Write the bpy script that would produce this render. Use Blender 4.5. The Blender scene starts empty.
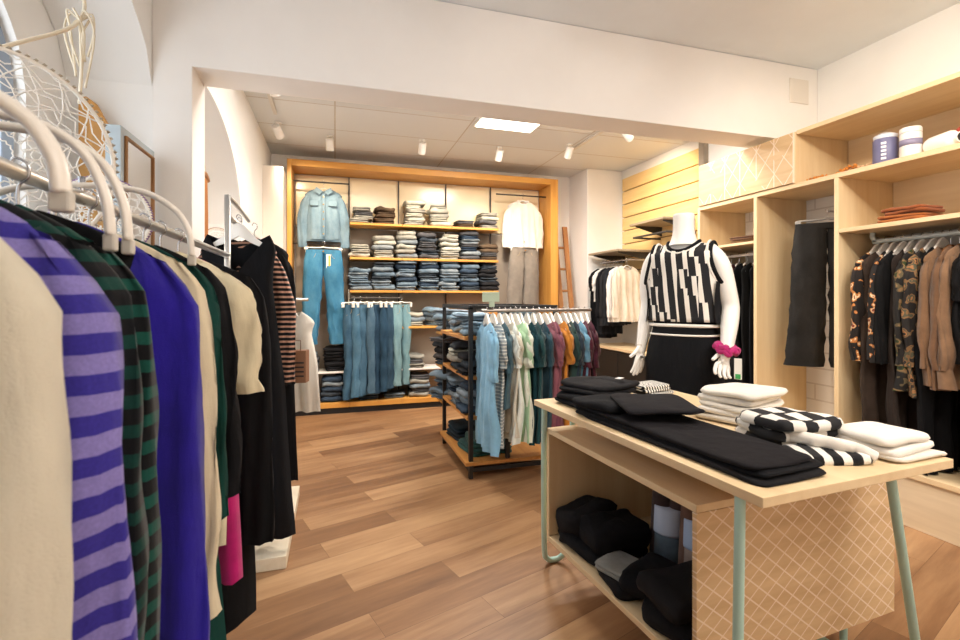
import bpy, bmesh, math, random
from mathutils import Vector, Matrix, noise
R = math.radians; PI = math.pi
sc = bpy.context.scene; C = sc.collection
rnd = random.Random(7)

# ------------------------------------------------------------------ materials
MC = {}
def _mat(key):
    m = bpy.data.materials.new(key); m.use_nodes = True
    nt = m.node_tree; b = nt.nodes['Principled BSDF']
    return m, nt, b
def N(nt, t, **kw):
    n = nt.nodes.new(t)
    for k, v in kw.items():
        if k in n.inputs.keys() if hasattr(n.inputs, 'keys') else False: n.inputs[k].default_value = v
        else: setattr(n, k, v)
    return n
def c4(c): return (c[0], c[1], c[2], 1)
def hexc(h):
    h = h.lstrip('#'); o = []
    for i in (0, 2, 4):
        v = int(h[i:i+2], 16)/255
        o.append(v/12.92 if v <= .04045 else ((v+.055)/1.055)**2.4)
    return tuple(o)
def sc_(c, k): return tuple(max(0, min(1, x*k)) for x in c)
def lk(nt, a, b): nt.links.new(a, b)
def bump(nt, b, src, dist, strength=.5):
    bp = nt.nodes.new('ShaderNodeBump'); bp.inputs['Distance'].default_value = dist; bp.inputs['Strength'].default_value = strength
    lk(nt, src, bp.inputs['Height']); lk(nt, bp.outputs[0], b.inputs['Normal'])
def objco(nt, scale=(1,1,1), rot=(0,0,0)):
    t = nt.nodes.new('ShaderNodeTexCoord'); mp = nt.nodes.new('ShaderNodeMapping')
    mp.inputs['Scale'].default_value = scale; mp.inputs['Rotation'].default_value = rot
    lk(nt, t.outputs['Object'], mp.inputs[0]); return mp.outputs[0]
def noise_n(nt, vec, scale, detail=3, rough=.55):
    n = nt.nodes.new('ShaderNodeTexNoise'); n.inputs['Scale'].default_value = scale
    n.inputs['Detail'].default_value = detail; n.inputs['Roughness'].default_value = rough
    lk(nt, vec, n.inputs['Vector']); return n
def mixc(nt, fac, a, b, lo=0., hi=1.):
    r = nt.nodes.new('ShaderNodeValToRGB'); r.color_ramp.elements[0].position = lo; r.color_ramp.elements[1].position = hi
    r.color_ramp.elements[0].color = c4(a); r.color_ramp.elements[1].color = c4(b)
    lk(nt, fac, r.inputs[0]); return r
def math_n(nt, op, a, b=None, clamp=False):
    n = nt.nodes.new('ShaderNodeMath'); n.operation = op; n.use_clamp = clamp
    for i, v in enumerate((a, b)):
        if v is None: continue
        if isinstance(v, (int, float)): n.inputs[i].default_value = v
        else: lk(nt, v, n.inputs[i])
    return n.outputs[0]
def plain(col, rough=.5, metal=0, spec=.5, nb=0):
    k = ('plain', col, rough, metal, spec, nb)
    if k in MC: return MC[k]
    m, nt, b = _mat('plain'); b.inputs['Base Color'].default_value = c4(hexc(col)); b.inputs['Roughness'].default_value = rough
    b.inputs['Metallic'].default_value = metal; b.inputs['Specular IOR Level'].default_value = spec
    if nb:
        n = noise_n(nt, objco(nt), nb, 4); bump(nt, b, n.outputs[0], .002, .4)
    MC[k] = m; return m
def paint(col, var=.04, sc1=1.5):
    k = ('paint', col)
    if k in MC: return MC[k]
    m, nt, b = _mat('painted_plaster'); c = hexc(col); co = objco(nt)
    n = noise_n(nt, co, sc1, 4); r = mixc(nt, n.outputs[0], sc_(c, 1-var), sc_(c, 1+var), .3, .7); lk(nt, r.outputs[0], b.inputs['Base Color'])
    b.inputs['Roughness'].default_value = .75; b.inputs['Specular IOR Level'].default_value = .25
    n2 = noise_n(nt, co, 90, 3); bump(nt, b, n2.outputs[0], .002, .12)
    MC[k] = m; return m
def fab(col, var=.18, weave=420, rough=.92, sheen=.15):
    k = ('fab', col, var, weave)
    if k in MC: return MC[k]
    m, nt, b = _mat('fabric'); c = hexc(col); co = objco(nt)
    n = noise_n(nt, co, 14, 5, .6); r = mixc(nt, n.outputs[0], sc_(c, 1-var), sc_(c, 1+var), .3, .7); lk(nt, r.outputs[0], b.inputs['Base Color'])
    b.inputs['Roughness'].default_value = rough; b.inputs['Specular IOR Level'].default_value = .2
    b.inputs['Sheen Weight'].default_value = sheen if max(c) > .05 else 0; b.inputs['Sheen Roughness'].default_value = .6
    n2 = noise_n(nt, objco(nt, (1, 1, 2)), weave, 2); n3 = noise_n(nt, objco(nt, (2.2, 2.2, .5)), 9, 3)
    a = math_n(nt, 'ADD', math_n(nt, 'MULTIPLY', n2.outputs[0], .12), n3.outputs[0]); bump(nt, b, a, .012, .5)
    MC[k] = m; return m
def stripes(ca, cb, period, duty=.5, axis='Z', wob=.0, rough=.9):
    k = ('str', ca, cb, period, duty, axis)
    if k in MC: return MC[k]
    m, nt, b = _mat('striped_fabric'); co = objco(nt)
    sx = nt.nodes.new('ShaderNodeSeparateXYZ'); lk(nt, co, sx.inputs[0])
    n = noise_n(nt, co, 6, 2)
    v = math_n(nt, 'ADD', sx.outputs[axis], math_n(nt, 'MULTIPLY', n.outputs[0], period*.35))
    f = math_n(nt, 'FRACT', math_n(nt, 'DIVIDE', math_n(nt, 'ADD', v, 10.), period))
    s = math_n(nt, 'LESS_THAN', f, duty)
    n4 = noise_n(nt, co, 300, 2)
    r = mixc(nt, s, hexc(ca), hexc(cb), .4, .6)
    mx = nt.nodes.new('ShaderNodeMix'); mx.data_type = 'RGBA'; mx.blend_type = 'MULTIPLY'; mx.inputs[0].default_value = .35
    lk(nt, r.outputs[0], mx.inputs[6]); lk(nt, mixc(nt, n4.outputs[0], (.6,.6,.6), (1.2,1.2,1.2), .3, .7).outputs[0], mx.inputs[7])
    lk(nt, mx.outputs[2], b.inputs['Base Color'])
    b.inputs['Roughness'].default_value = rough; b.inputs['Specular IOR Level'].default_value = .2; b.inputs['Sheen Weight'].default_value = .15
    n3 = noise_n(nt, objco(nt, (2.2, 2.2, .5)), 9, 3); bump(nt, b, n3.outputs[0], .012, .5)
    MC[k] = m; return m
def denim(col, light=None, worn=.5):
    k = ('denim', col, light, worn)
    if k in MC: return MC[k]
    m, nt, b = _mat('denim'); c = hexc(col); l = hexc(light) if light else sc_(c, 1.9)
    co = objco(nt); n = noise_n(nt, objco(nt, (1, 1, .5)), 11, 4, .6); n2 = noise_n(nt, objco(nt, (1, 1, .35)), 260, 2); n5 = noise_n(nt, co, 4.5, 3)
    a = math_n(nt, 'ADD', math_n(nt, 'ADD', math_n(nt, 'MULTIPLY', n.outputs[0], .55), math_n(nt, 'MULTIPLY', n2.outputs[0], .25)), math_n(nt, 'MULTIPLY', n5.outputs[0], .35))
    r = mixc(nt, a, sc_(c, .85), tuple(.45*x+.55*y for x, y in zip(c, l)), .45-worn*.12, .9-worn*.1); lk(nt, r.outputs[0], b.inputs['Base Color'])
    b.inputs['Roughness'].default_value = .88; b.inputs['Specular IOR Level'].default_value = .2
    bump(nt, b, a, .012, .5); MC[k] = m; return m
def printed(base, cols, scale=28, dens=.5):
    k = ('print', base, tuple(cols), scale)
    if k in MC: return MC[k]
    m, nt, b = _mat('printed_fabric'); co = objco(nt)
    v = nt.nodes.new('ShaderNodeTexNoise'); v.inputs['Scale'].default_value = scale; v.inputs['Detail'].default_value = 1.5; lk(nt, co, v.inputs['Vector'])
    r = nt.nodes.new('ShaderNodeValToRGB'); r.color_ramp.interpolation = 'CONSTANT'
    e = r.color_ramp.elements; e[0].position = 0; e[0].color = c4(hexc(base)); e[1].position = dens; e[1].color = c4(hexc(cols[0]))
    for i, cc in enumerate(cols[1:]):
        x = e.new(dens+.05*(i+1)); x.color = c4(hexc(cc))
    x = e.new(min(.98, dens+.05*len(cols)+.02)); x.color = c4(hexc(base))
    lk(nt, v.outputs[0], r.inputs[0]); lk(nt, r.outputs[0], b.inputs['Base Color']); b.inputs['Roughness'].default_value = .85
    n3 = noise_n(nt, objco(nt, (2.2, 2.2, .5)), 9, 3); bump(nt, b, n3.outputs[0], .012, .5)
    MC[k] = m; return m
def wood(ca, cb, axis='X', scale=1., rough=.45, stretch=14):
    k = ('wood', ca, cb, axis, scale, rough)
    if k in MC: return MC[k]
    m, nt, b = _mat('wood'); s = {'X': (1, stretch, stretch), 'Y': (stretch, 1, stretch), 'Z': (stretch, stretch, 1)}[axis]
    t = nt.nodes.new('ShaderNodeTexCoord'); mp = nt.nodes.new('ShaderNodeMapping'); mp.inputs['Scale'].default_value = s; lk(nt, t.outputs['Object'], mp.inputs[0])
    co = mp.outputs[0]
    n = noise_n(nt, co, 2.2*scale, 6, .6); n2 = noise_n(nt, co, .8*scale, 2)
    a = math_n(nt, 'ADD', math_n(nt, 'MULTIPLY', n.outputs[0], .6), math_n(nt, 'MULTIPLY', n2.outputs[0], .4))
    r = mixc(nt, a, hexc(ca), hexc(cb), .35, .65); lk(nt, r.outputs[0], b.inputs['Base Color']); b.inputs['Roughness'].default_value = rough
    b.inputs['Specular IOR Level'].default_value = .35
    bump(nt, b, n.outputs[0], .001, .25); MC[k] = m; return m
def lattice_ply(kind):
    k = ('lat', kind)
    if k in MC: return MC[k]
    m, nt, b = _mat('plywood_with_lattice_print'); co = objco(nt)
    sx = nt.nodes.new('ShaderNodeSeparateXYZ'); lk(nt, co, sx.inputs[0])
    hx = math_n(nt, 'ADD', sx.outputs['X'], 0.) if kind == 'table' else sx.outputs['Y']
    px, pz, wd = (.070, .054, .10) if kind == 'table' else (.15, .2, .05)
    a = math_n(nt, 'DIVIDE', hx, px); z = math_n(nt, 'DIVIDE', sx.outputs['Z'], pz)
    masks = []
    for sgn, w in ((1, wd), (-1, wd*.8)):
        q = math_n(nt, 'ADD', a, math_n(nt, 'MULTIPLY', z, sgn)); f = math_n(nt, 'FRACT', math_n(nt, 'ADD', q, 50.))
        masks.append(math_n(nt, 'LESS_THAN', math_n(nt, 'ABSOLUTE', math_n(nt, 'SUBTRACT', f, .5)), w/2+.0))
    mk = math_n(nt, 'MAXIMUM', masks[0], masks[1])
    if kind != 'table':
        f = math_n(nt, 'FRACT', math_n(nt, 'ADD', math_n(nt, 'MULTIPLY', a, 1.), 50.))
        mk = math_n(nt, 'MAXIMUM', mk, math_n(nt, 'LESS_THAN', f, .05))
        mk = math_n(nt, 'MULTIPLY', mk, math_n(nt, 'LESS_THAN', noise_n(nt, co, 3.4, 1).outputs[0], .56))
    n = noise_n(nt, objco(nt, (1, 1, 9)), 3, 5); r = mixc(nt, n.outputs[0], hexc('c9a67a'), hexc('dcbc90'), .3, .7)
    mx = nt.nodes.new('ShaderNodeMix'); mx.data_type = 'RGBA'; lk(nt, math_n(nt, 'MULTIPLY', mk, .8), mx.inputs[0])
    lk(nt, r.outputs[0], mx.inputs[6]); mx.inputs[7].default_value = c4(hexc('f0ddca')); lk(nt, mx.outputs[2], b.inputs['Base Color'])
    b.inputs['Roughness'].default_value = .5; MC[k] = m; return m
def floor_mat():
    m, nt, b = _mat('plank_floor'); t = nt.nodes.new('ShaderNodeTexCoord'); mp = nt.nodes.new('ShaderNodeMapping')
    mp.inputs['Rotation'].default_value = (0, 0, R(-18)); lk(nt, t.outputs['Object'], mp.inputs[0]); co = mp.outputs[0]
    br = nt.nodes.new('ShaderNodeTexBrick'); br.offset = .37; br.offset_frequency = 2; br.inputs['Scale'].default_value = 1
    br.inputs['Brick Width'].default_value = 1.15; br.inputs['Row Height'].default_value = .165; br.inputs['Mortar Size'].default_value = .0013
    br.inputs['Mortar Smooth'].default_value = .3; br.inputs['Bias'].default_value = 0
    br.inputs['Color1'].default_value = (0, 0, 0, 1); br.inputs['Color2'].default_value = (1, 1, 1, 1); br.inputs['Mortar'].default_value = (.5, .5, .5, 1)
    lk(nt, co, br.inputs['Vector'])
    # each board shifts its own grain
    sp = nt.nodes.new('ShaderNodeVectorMath'); sp.operation = 'MULTIPLY_ADD'; lk(nt, br.outputs['Color'], sp.inputs[0]); sp.inputs[1].default_value = (7, 3, 5); lk(nt, co, sp.inputs[2])
    mp2 = nt.nodes.new('ShaderNodeMapping'); mp2.inputs['Scale'].default_value = (1, 9, 1); lk(nt, sp.outputs[0], mp2.inputs[0])
    g = noise_n(nt, mp2.outputs[0], 2.0, 7, .62); g2 = noise_n(nt, mp2.outputs[0], .55, 3, .6)
    v = math_n(nt, 'ADD', math_n(nt, 'MULTIPLY', g.outputs[0], .42), math_n(nt, 'ADD', math_n(nt, 'MULTIPLY', g2.outputs[0], .42), math_n(nt, 'MULTIPLY', br.outputs['Color'], .26)))
    r = nt.nodes.new('ShaderNodeValToRGB'); e = r.color_ramp.elements
    e[0].position = .30; e[0].color = c4(hexc('6a4a32')); e[1].position = .80; e[1].color = c4(hexc('c29c72'))
    x = e.new(.48); x.color = c4(hexc('8a6444')); x = e.new(.62); x.color = c4(hexc('a67f5a'))
    lk(nt, v, r.inputs[0])
    mx = nt.nodes.new('ShaderNodeMix'); mx.data_type = 'RGBA'; lk(nt, math_n(nt, 'MULTIPLY', br.outputs['Fac'], .6), mx.inputs[0]); lk(nt, r.outputs[0], mx.inputs[6]); mx.inputs[7].default_value = c4(hexc('5a3a22'))
    lk(nt, mx.outputs[2], b.inputs['Base Color'])
    b.inputs['Roughness'].default_value = .42; b.inputs['Specular IOR Level'].default_value = .4
    bump(nt, b, math_n(nt, 'SUBTRACT', math_n(nt, 'MULTIPLY', g.outputs[0], .3), br.outputs['Fac']), .0015, .4)
    return m
def tile_mat():
    m, nt, b = _mat('ceiling_tiles'); co = objco(nt)
    br = nt.nodes.new('ShaderNodeTexBrick'); br.offset = 0; br.inputs['Scale'].default_value = 1; br.inputs['Brick Width'].default_value = 1.2; br.inputs['Row Height'].default_value = .6
    br.inputs['Mortar Size'].default_value = .006; br.inputs['Color1'].default_value = c4(hexc('e2e4e4')); br.inputs['Color2'].default_value = c4(hexc('dadcdc')); br.inputs['Mortar'].default_value = c4(hexc('c0b6aa'))
    lk(nt, co, br.inputs['Vector']); lk(nt, br.outputs['Color'], b.inputs['Base Color']); b.inputs['Roughness'].default_value = .8
    bump(nt, b, math_n(nt, 'SUBTRACT', 1., br.outputs['Fac']), .004, .5); return m
def brick_mat():
    m, nt, b = _mat('painted_brick'); t = nt.nodes.new('ShaderNodeTexCoord'); mp = nt.nodes.new('ShaderNodeMapping')
    mp.inputs['Rotation'].default_value = (0, R(90), R(90)); lk(nt, t.outputs['Object'], mp.inputs[0])
    sx = nt.nodes.new('ShaderNodeSeparateXYZ'); lk(nt, t.outputs['Object'], sx.inputs[0]); cx = nt.nodes.new('ShaderNodeCombineXYZ'); lk(nt, sx.outputs['Y'], cx.inputs['X']); lk(nt, sx.outputs['Z'], cx.inputs['Y'])
    br = nt.nodes.new('ShaderNodeTexBrick'); br.inputs['Scale'].default_value = 1; br.inputs['Brick Width'].default_value = .3; br.inputs['Row Height'].default_value = .12; br.inputs['Mortar Size'].default_value = .006
    br.inputs['Color1'].default_value = c4(hexc('e9e2d8')); br.inputs['Color2'].default_value = c4(hexc('e2dacf')); br.inputs['Mortar'].default_value = c4(hexc('d0c5b8'))
    lk(nt, cx.outputs[0], br.inputs['Vector']); lk(nt, br.outputs['Color'], b.inputs['Base Color']); b.inputs['Roughness'].default_value = .8
    bump(nt, b, math_n(nt, 'SUBTRACT', 1., br.outputs['Fac']), .01, .5); return m
def knit_blocks():
    m, nt, b = _mat('black_and_white_knit'); co = objco(nt)
    sx = nt.nodes.new('ShaderNodeSeparateXYZ'); lk(nt, co, sx.inputs[0]); X, Z = sx.outputs['X'], sx.outputs['Z']
    colid = math_n(nt, 'FLOOR', math_n(nt, 'DIVIDE', X, .052)); bz = math_n(nt, 'ADD', math_n(nt, 'DIVIDE', Z, .10), math_n(nt, 'MULTIPLY', colid, .37))
    band = math_n(nt, 'FLOOR', bz)
    cx = nt.nodes.new('ShaderNodeCombineXYZ'); lk(nt, band, cx.inputs[0]); lk(nt, math_n(nt, 'FLOOR', math_n(nt, 'DIVIDE', colid, 2.)), cx.inputs[1])
    wn = nt.nodes.new('ShaderNodeTexWhiteNoise'); wn.noise_dimensions = '2D'; lk(nt, cx.outputs[0], wn.inputs['Vector'])
    sh = math_n(nt, 'MULTIPLY', math_n(nt, 'ROUND', math_n(nt, 'MULTIPLY', wn.outputs['Value'], 4.)), .012)
    q = math_n(nt, 'ADD', math_n(nt, 'ADD', X, sh), math_n(nt, 'MULTIPLY', Z, .10))
    f = math_n(nt, 'FRACT', math_n(nt, 'DIVIDE', math_n(nt, 'ADD', q, 5.), .058)); s = math_n(nt, 'LESS_THAN', f, .60)
    r = mixc(nt, s, hexc('e8e2d8'), hexc('1d1d20'), .4, .6); lk(nt, r.outputs[0], b.inputs['Base Color']); b.inputs['Roughness'].default_value = .95
    n = noise_n(nt, objco(nt, (1, 1, .6)), 500, 1); bump(nt, b, n.outputs[0], .002, .5); return m
def bwcheck(scale=.05):
    m, nt, b = _mat('black_and_white_blocks'); co = objco(nt); sx = nt.nodes.new('ShaderNodeSeparateXYZ'); lk(nt, co, sx.inputs[0])
    xi = math_n(nt, 'FLOOR', math_n(nt, 'DIVIDE', sx.outputs['Y'], .07))
    f = math_n(nt, 'FRACT', math_n(nt, 'ADD', math_n(nt, 'DIVIDE', sx.outputs['X'], scale*2), math_n(nt, 'MULTIPLY', xi, .31)))
    g = math_n(nt, 'FRACT', math_n(nt, 'DIVIDE', sx.outputs['Y'], .07)); s = math_n(nt, 'MAXIMUM', math_n(nt, 'LESS_THAN', f, .5), math_n(nt, 'LESS_THAN', g, .16))
    r = mixc(nt, s, hexc('e6e0d6'), hexc('1b1b1e'), .4, .6); lk(nt, r.outputs[0], b.inputs['Base Color']); b.inputs['Roughness'].default_value = .95
    return m
def emit(col, st):
    m, nt, b = _mat('lit_panel'); b.inputs['Base Color'].default_value = (.9, .9, .9, 1); b.inputs['Emission Color'].default_value = c4(hexc(col)); b.inputs['Emission Strength'].default_value = st; return m
def glass():
    m, nt, b = _mat('window_glass')
    for n in list(nt.nodes):
        if n.type == 'BSDF_PRINCIPLED': nt.nodes.remove(n)
    o = [n for n in nt.nodes if n.type == 'OUTPUT_MATERIAL'][0]; t = nt.nodes.new('ShaderNodeBsdfTransparent'); g = nt.nodes.new('ShaderNodeBsdfGlossy'); g.inputs['Roughness'].default_value = .02
    mx = nt.nodes.new('ShaderNodeMixShader'); mx.inputs[0].default_value = .06; lk(nt, t.outputs[0], mx.inputs[1]); lk(nt, g.outputs[0], mx.inputs[2]); lk(nt, mx.outputs[0], o.inputs[0]); return m

# ------------------------------------------------------------------ mesh builder
class MB:
    def __init__(s): s.v = []; s.f = []; s.mi = []; s.m = 0
    def add(s, vs, fs):
        o = len(s.v); s.v += [tuple(v) for v in vs]; s.f += [tuple(i+o for i in f) for f in fs]; s.mi += [s.m]*len(fs); return s
    def box(s, x0, y0, z0, x1, y1, z1):
        v = [(x, y, z) for z in (z0, z1) for y in (y0, y1) for x in (x0, x1)]
        return s.add(v, [(0,2,3,1),(4,5,7,6),(0,1,5,4),(2,6,7,3),(0,4,6,2),(1,3,7,5)])
    def obox(s, c, size, M):
        v = [Vector(c) + M @ Vector((x*size[0]/2, y*size[1]/2, z*size[2]/2)) for z in (-1, 1) for y in (-1, 1) for x in (-1, 1)]
        return s.add(v, [(0,2,3,1),(4,5,7,6),(0,1,5,4),(2,6,7,3),(0,4,6,2),(1,3,7,5)])
    def loft(s, rings, cap=True, closed=True):
        n = len(rings[0]); vs = [p for r in rings for p in r]; fs = []
        for i in range(len(rings)-1):
            for j in range(n if closed else n-1):
                k = (j+1) % n; fs.append((i*n+j, i*n+k, (i+1)*n+k, (i+1)*n+j))
        if cap: fs += [tuple(range(n))[::-1], tuple((len(rings)-1)*n+j for j in range(n))]
        return s.add(vs, fs)
    def tube(s, pts, r, n=10, cap=True, loop=False, ry=None):
        pts = [Vector(p) for p in pts]; K = len(pts); rings = []; up = None
        for i, p in enumerate(pts):
            if loop: t = (pts[(i+1) % K]-pts[i-1])
            else: t = (pts[min(i+1, K-1)]-pts[max(i-1, 0)])
            t.normalize()
            if up is None: up = Vector((0, 0, 1)) if abs(t.z) < .9 else Vector((1, 0, 0))
            a = t.cross(up)
            if a.length < 1e-4: a = t.cross(Vector((0, 1, 0)))
            a.normalize(); b = a.cross(t).normalized(); up = b
            rr = r[i] if isinstance(r, (list, tuple)) else r; rb = rr if ry is None else (ry[i] if isinstance(ry, (list, tuple)) else ry)
            rings.append([p+a*math.cos(q)*rr+b*math.sin(q)*rb for q in (2*PI*j/n for j in range(n))])
        if loop: rings.append(rings[0]); cap = False
        return s.loft(rings, cap)
    def lathe(s, prof, c=(0, 0, 0), n=24, M=None):
        rings = []
        for (r, z) in prof:
            ring = [Vector((r*math.cos(2*PI*j/n), r*math.sin(2*PI*j/n), z)) for j in range(n)]
            if M: ring = [M @ p for p in ring]
            rings.append([p+Vector(c) for p in ring])
        return s.loft(rings, True)
    def prism(s, poly, axis, a, b):
        def P(u, v, w): return (w, u, v) if axis == 'X' else (u, w, v) if axis == 'Y' else (u, v, w)
        return s.loft([[P(u, v, a) for u, v in poly], [P(u, v, b) for u, v in poly]], True)
    def build(s, name, mat, parent=None, smooth=None, bevel=0, weld=0, loc=None, sub=0):
        me = bpy.data.meshes.new(name); me.from_pydata(s.v, [], s.f)
        for m in (mat if isinstance(mat, list) else [mat]): me.materials.append(m)
        if isinstance(mat, list): me.polygons.foreach_set('material_index', s.mi)
        bm = bmesh.new(); bm.from_mesh(me)
        if weld: bmesh.ops.remove_doubles(bm, verts=bm.verts, dist=weld)
        bmesh.ops.recalc_face_normals(bm, faces=bm.faces); bm.to_mesh(me); bm.free()
        if smooth is not None:
            me.shade_smooth() if smooth >= 180 else None
            if smooth < 180: me.shade_smooth(); me.set_sharp_from_angle(angle=R(smooth))
        o = bpy.data.objects.new(name, me); C.objects.link(o)
        if parent: o.parent = parent
        if loc: o.location = loc
        if bevel:
            b = o.modifiers.new('b', 'BEVEL'); b.width = bevel; b.segments = 2; b.limit_method = 'ANGLE'
        if sub:
            b = o.modifiers.new('s', 'SUBSURF'); b.levels = sub; b.render_levels = sub
        return o
def box(name, mat, x0, y0, z0, x1, y1, z1, parent=None, bevel=.002):
    return MB().box(x0, y0, z0, x1, y1, z1).build(name, mat, parent, None, bevel)
def tag(o, label, cat, group=None):
    o['label'] = label; o['category'] = cat
    if group: o['group'] = group
    return o
def stru(o): o['kind'] = 'structure'; return o
def empty(name, loc=(0, 0, 0), rz=0):
    o = bpy.data.objects.new(name, None); o.location = loc; o.rotation_euler = (0, 0, rz); o.empty_display_size = .05; C.objects.link(o); return o
def dup(root, loc=None, rz=None):
    r = root.copy(); C.objects.link(r)
    if loc is not None: r.location = loc
    if rz is not None: r.rotation_euler = (r.rotation_euler[0], r.rotation_euler[1], rz)
    for ch in list(root.children):
        c = ch.copy(); C.objects.link(c); c.parent = r
        for g in list(ch.children):
            d = g.copy(); C.objects.link(d); d.parent = c
    return r
ORD = ['', 'lowest', 'second', 'third', 'fourth', 'fifth', 'sixth', 'seventh', 'eighth', 'ninth', 'tenth', 'eleventh', 'twelfth']
ORDL = ['', 'first', 'second', 'third', 'fourth', 'fifth', 'sixth', 'seventh']
def sgn(x): return -1 if x < 0 else 1
def spline(pts, n=6):
    P = [Vector(p) for p in pts]; out = []
    for i in range(len(P)-1):
        p0, p1, p2, p3 = P[max(i-1, 0)], P[i], P[i+1], P[min(i+2, len(P)-1)]
        for k in range(n):
            t = k/n; out.append(.5*((2*p1)+(-p0+p2)*t+(2*p0-5*p1+4*p2-p3)*t*t+(-p0+3*p1-3*p2+p3)*t**3))
    out.append(P[-1]); return out

# ------------------------------------------------------------------ cloth shapes
def slab(mb, cx, cy, cz, w, d, h, seed=0, rot=0, e=.35, nx=18, ny=14, wob=.006, ex=.28):
    """a soft folded layer: rounded plan, rounded edges, wavy faces"""
    rings = []; o = Vector((seed*3.7, seed*1.3, seed*.7)); cr, sr = math.cos(rot), math.sin(rot)
    M = 34; K = 7
    def pt(a, b):  # a around, b -pi/2..pi/2
        ca, sa = math.cos(a), math.sin(a); cb, sb = math.cos(b), math.sin(b)
        q = abs(cb)**e
        x = sgn(ca)*abs(ca)**ex*w/2*q; y = sgn(sa)*abs(sa)**ex*d/2*q; z = sgn(sb)*abs(sb)**.55*h/2
        nn = noise.noise(Vector((x*9, y*9, 0))+o); n2 = noise.noise(Vector((x*22, y*22, z*30))+o)
        z += nn*wob*1.6+n2*wob*.5; x += noise.noise(Vector((y*12, z*40, 5))+o)*wob*1.2; y += noise.noise(Vector((x*12, z*40, 9))+o)*wob*1.2
        return (cx+x*cr-y*sr, cy+x*sr+y*cr, cz+z)
    for b in [-PI/2*.999, -PI/2*.86, -PI/2*.6, -PI/2*.3, 0, PI/2*.3, PI/2*.6, PI/2*.86, PI/2*.999]:
        rings.append([pt(2*PI*(j+.5)/M, b) for j in range(M)])
    # fill caps with shrinking rings so the faces can wave
    def inner(sg):
        out = []
        base = rings[-1] if sg > 0 else rings[0]
        c = Vector((cx, cy, cz+sg*h/2))
        for k in (.75, .5, .25, .04):
            r = []
            for p in base:
                x, y = c.x+(p[0]-c.x)*k, c.y+(p[1]-c.y)*k
                r.append((x, y, cz+sg*h/2+noise.noise(Vector(((x-cx)*9, (y-cy)*9, 0))+o)*wob*1.6))
            out.append(r)
        return out
    rs = inner(-1)[::-1]+rings+inner(1); mb.loft(rs, True)
    return mb
def fold(w, d, h, n, seed=0, jit=.006, wob=.005, e=.35, ex=.28, ov=1.12):
    """folded garment: n fold layers, z 0..h"""
    mb = MB(); r = random.Random(seed); lh = h/n
    for i in range(n):
        k = 1-.04*r.random()
        slab(mb, r.uniform(-jit, jit), r.uniform(-jit, jit), lh*(i+.5), w*k, d*k, lh*ov, seed*10+i, r.uniform(-.03, .03), wob=min(wob, lh*.42), e=e, ex=ex)
    return mb
def garment_body(mb, L, W, hem, top=-.085, drop=.075, neck=.07, scoop=.05, vneck=False, depth=.04, amp=.012, seed=0, nz=20, nx=10, waist=None, backscoop=.01, lam=.09, hemcurve=0.):
    r = random.Random(seed); ph = r.uniform(0, 6); ph2 = r.uniform(0, 6)
    zs = [top-drop*t for t in (0, .12, .3, .5, .7, .88, 1)]
    zsh = zs[-1]; zend = top-L
    zs += [zsh+(zend-zsh)*(i/nz)**.9 for i in range(1, nz+1)]
    def wid(z):
        if z >= zsh-1e-9:
            t = (top-z)/drop; return neck+.004+(W-neck-.004)*(1-max(0, 1-t)**1.7)
        t = (zsh-z)/(zsh-zend)
        w = W+(hem-W)*t
        a = max(0, 1-t*9); w -= .03*(1-a)*(1-min(1, t*2.2)) if t > 0 else 0
        if waist: w -= waist*math.exp(-((t-.4)/.18)**2)
        return w
    for side in (-1, 1):
        for hf in (-1, 1):
            rows = []
            for z in zs:
                w = wid(z); sd = scoop if side < 0 else backscoop
                q = (top-z)/sd if sd > 0 else 9
                if q >= 1: v = 0
                else: v = neck*(1-q) if vneck else neck*math.sqrt(1-q*q)
                t = max(0, (top-z))/L
                dd = .008+(depth-.008)*min(1, (top-z)/(drop*1.6))
                row = []
                for i in range(nx+1):
                    x = v+(w-v)*(i/nx); xn = x/w
                    y = dd*max(0, 1-xn**2.6)**.55*side
                    xx = x*hf; f = amp*(.15+1.1*t)
                    y += f*math.sin(xx/lam*2*PI+ph+z*2)+f*.6*math.sin(xx/lam*3.3+ph2+z*5)
                    y += noise.noise(Vector((xx*6, z*4, seed*1.7)))*f*1.4
                    zz = z+(noise.noise(Vector((xx*9, seed, 3)))*.012-hemcurve*xn**2)*(1 if z == zs[-1] else 0)
                    row.append((xx, y, zz))
                rows.append(row)
            mb.loft(rows, False, False)
    return wid, zsh
def sleeve_mesh(side, W, zsh, L, r0=.075, r1=.05, seed=0, out=.03, fwd=0., flat=.55, amp=.008, n=20, rows=16, xo=-.012, so_=1.6, drift=0):
    mb = MB(); rings = []; r = random.Random(seed+side*5)
    for i in range(rows+1):
        t = i/rows; z = zsh+.018-(L+.018)*t
        x = W+xo-r0*.55+drift*t+out*math.sin(min(1, t*so_)*PI/2)+noise.noise(Vector((t*4, seed, side)))*.02*t
        rx = (r0+(r1-r0)*t)*(min(1, .45+t*so_*4)); y0 = fwd*min(1, t*4)+noise.noise(Vector((t*3, seed+7, side)))*.025*t
        ring = []
        for j in range(n):
            a = 2*PI*j/n; k = 1+.16*noise.noise(Vector((math.cos(a)*1.5, math.sin(a)*1.5+t*6, seed+side)))
            px = rx*math.cos(a)*k; py = rx*flat*math.sin(a)*k+amp*math.sin(j*1.9+t*7+seed)
            ring.append((side*(x+px), y0+py, z+px*.5*(1-t)*-1+0))
        rings.append(ring)
    return mb.loft(rings, False)
GID = [0]
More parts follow.
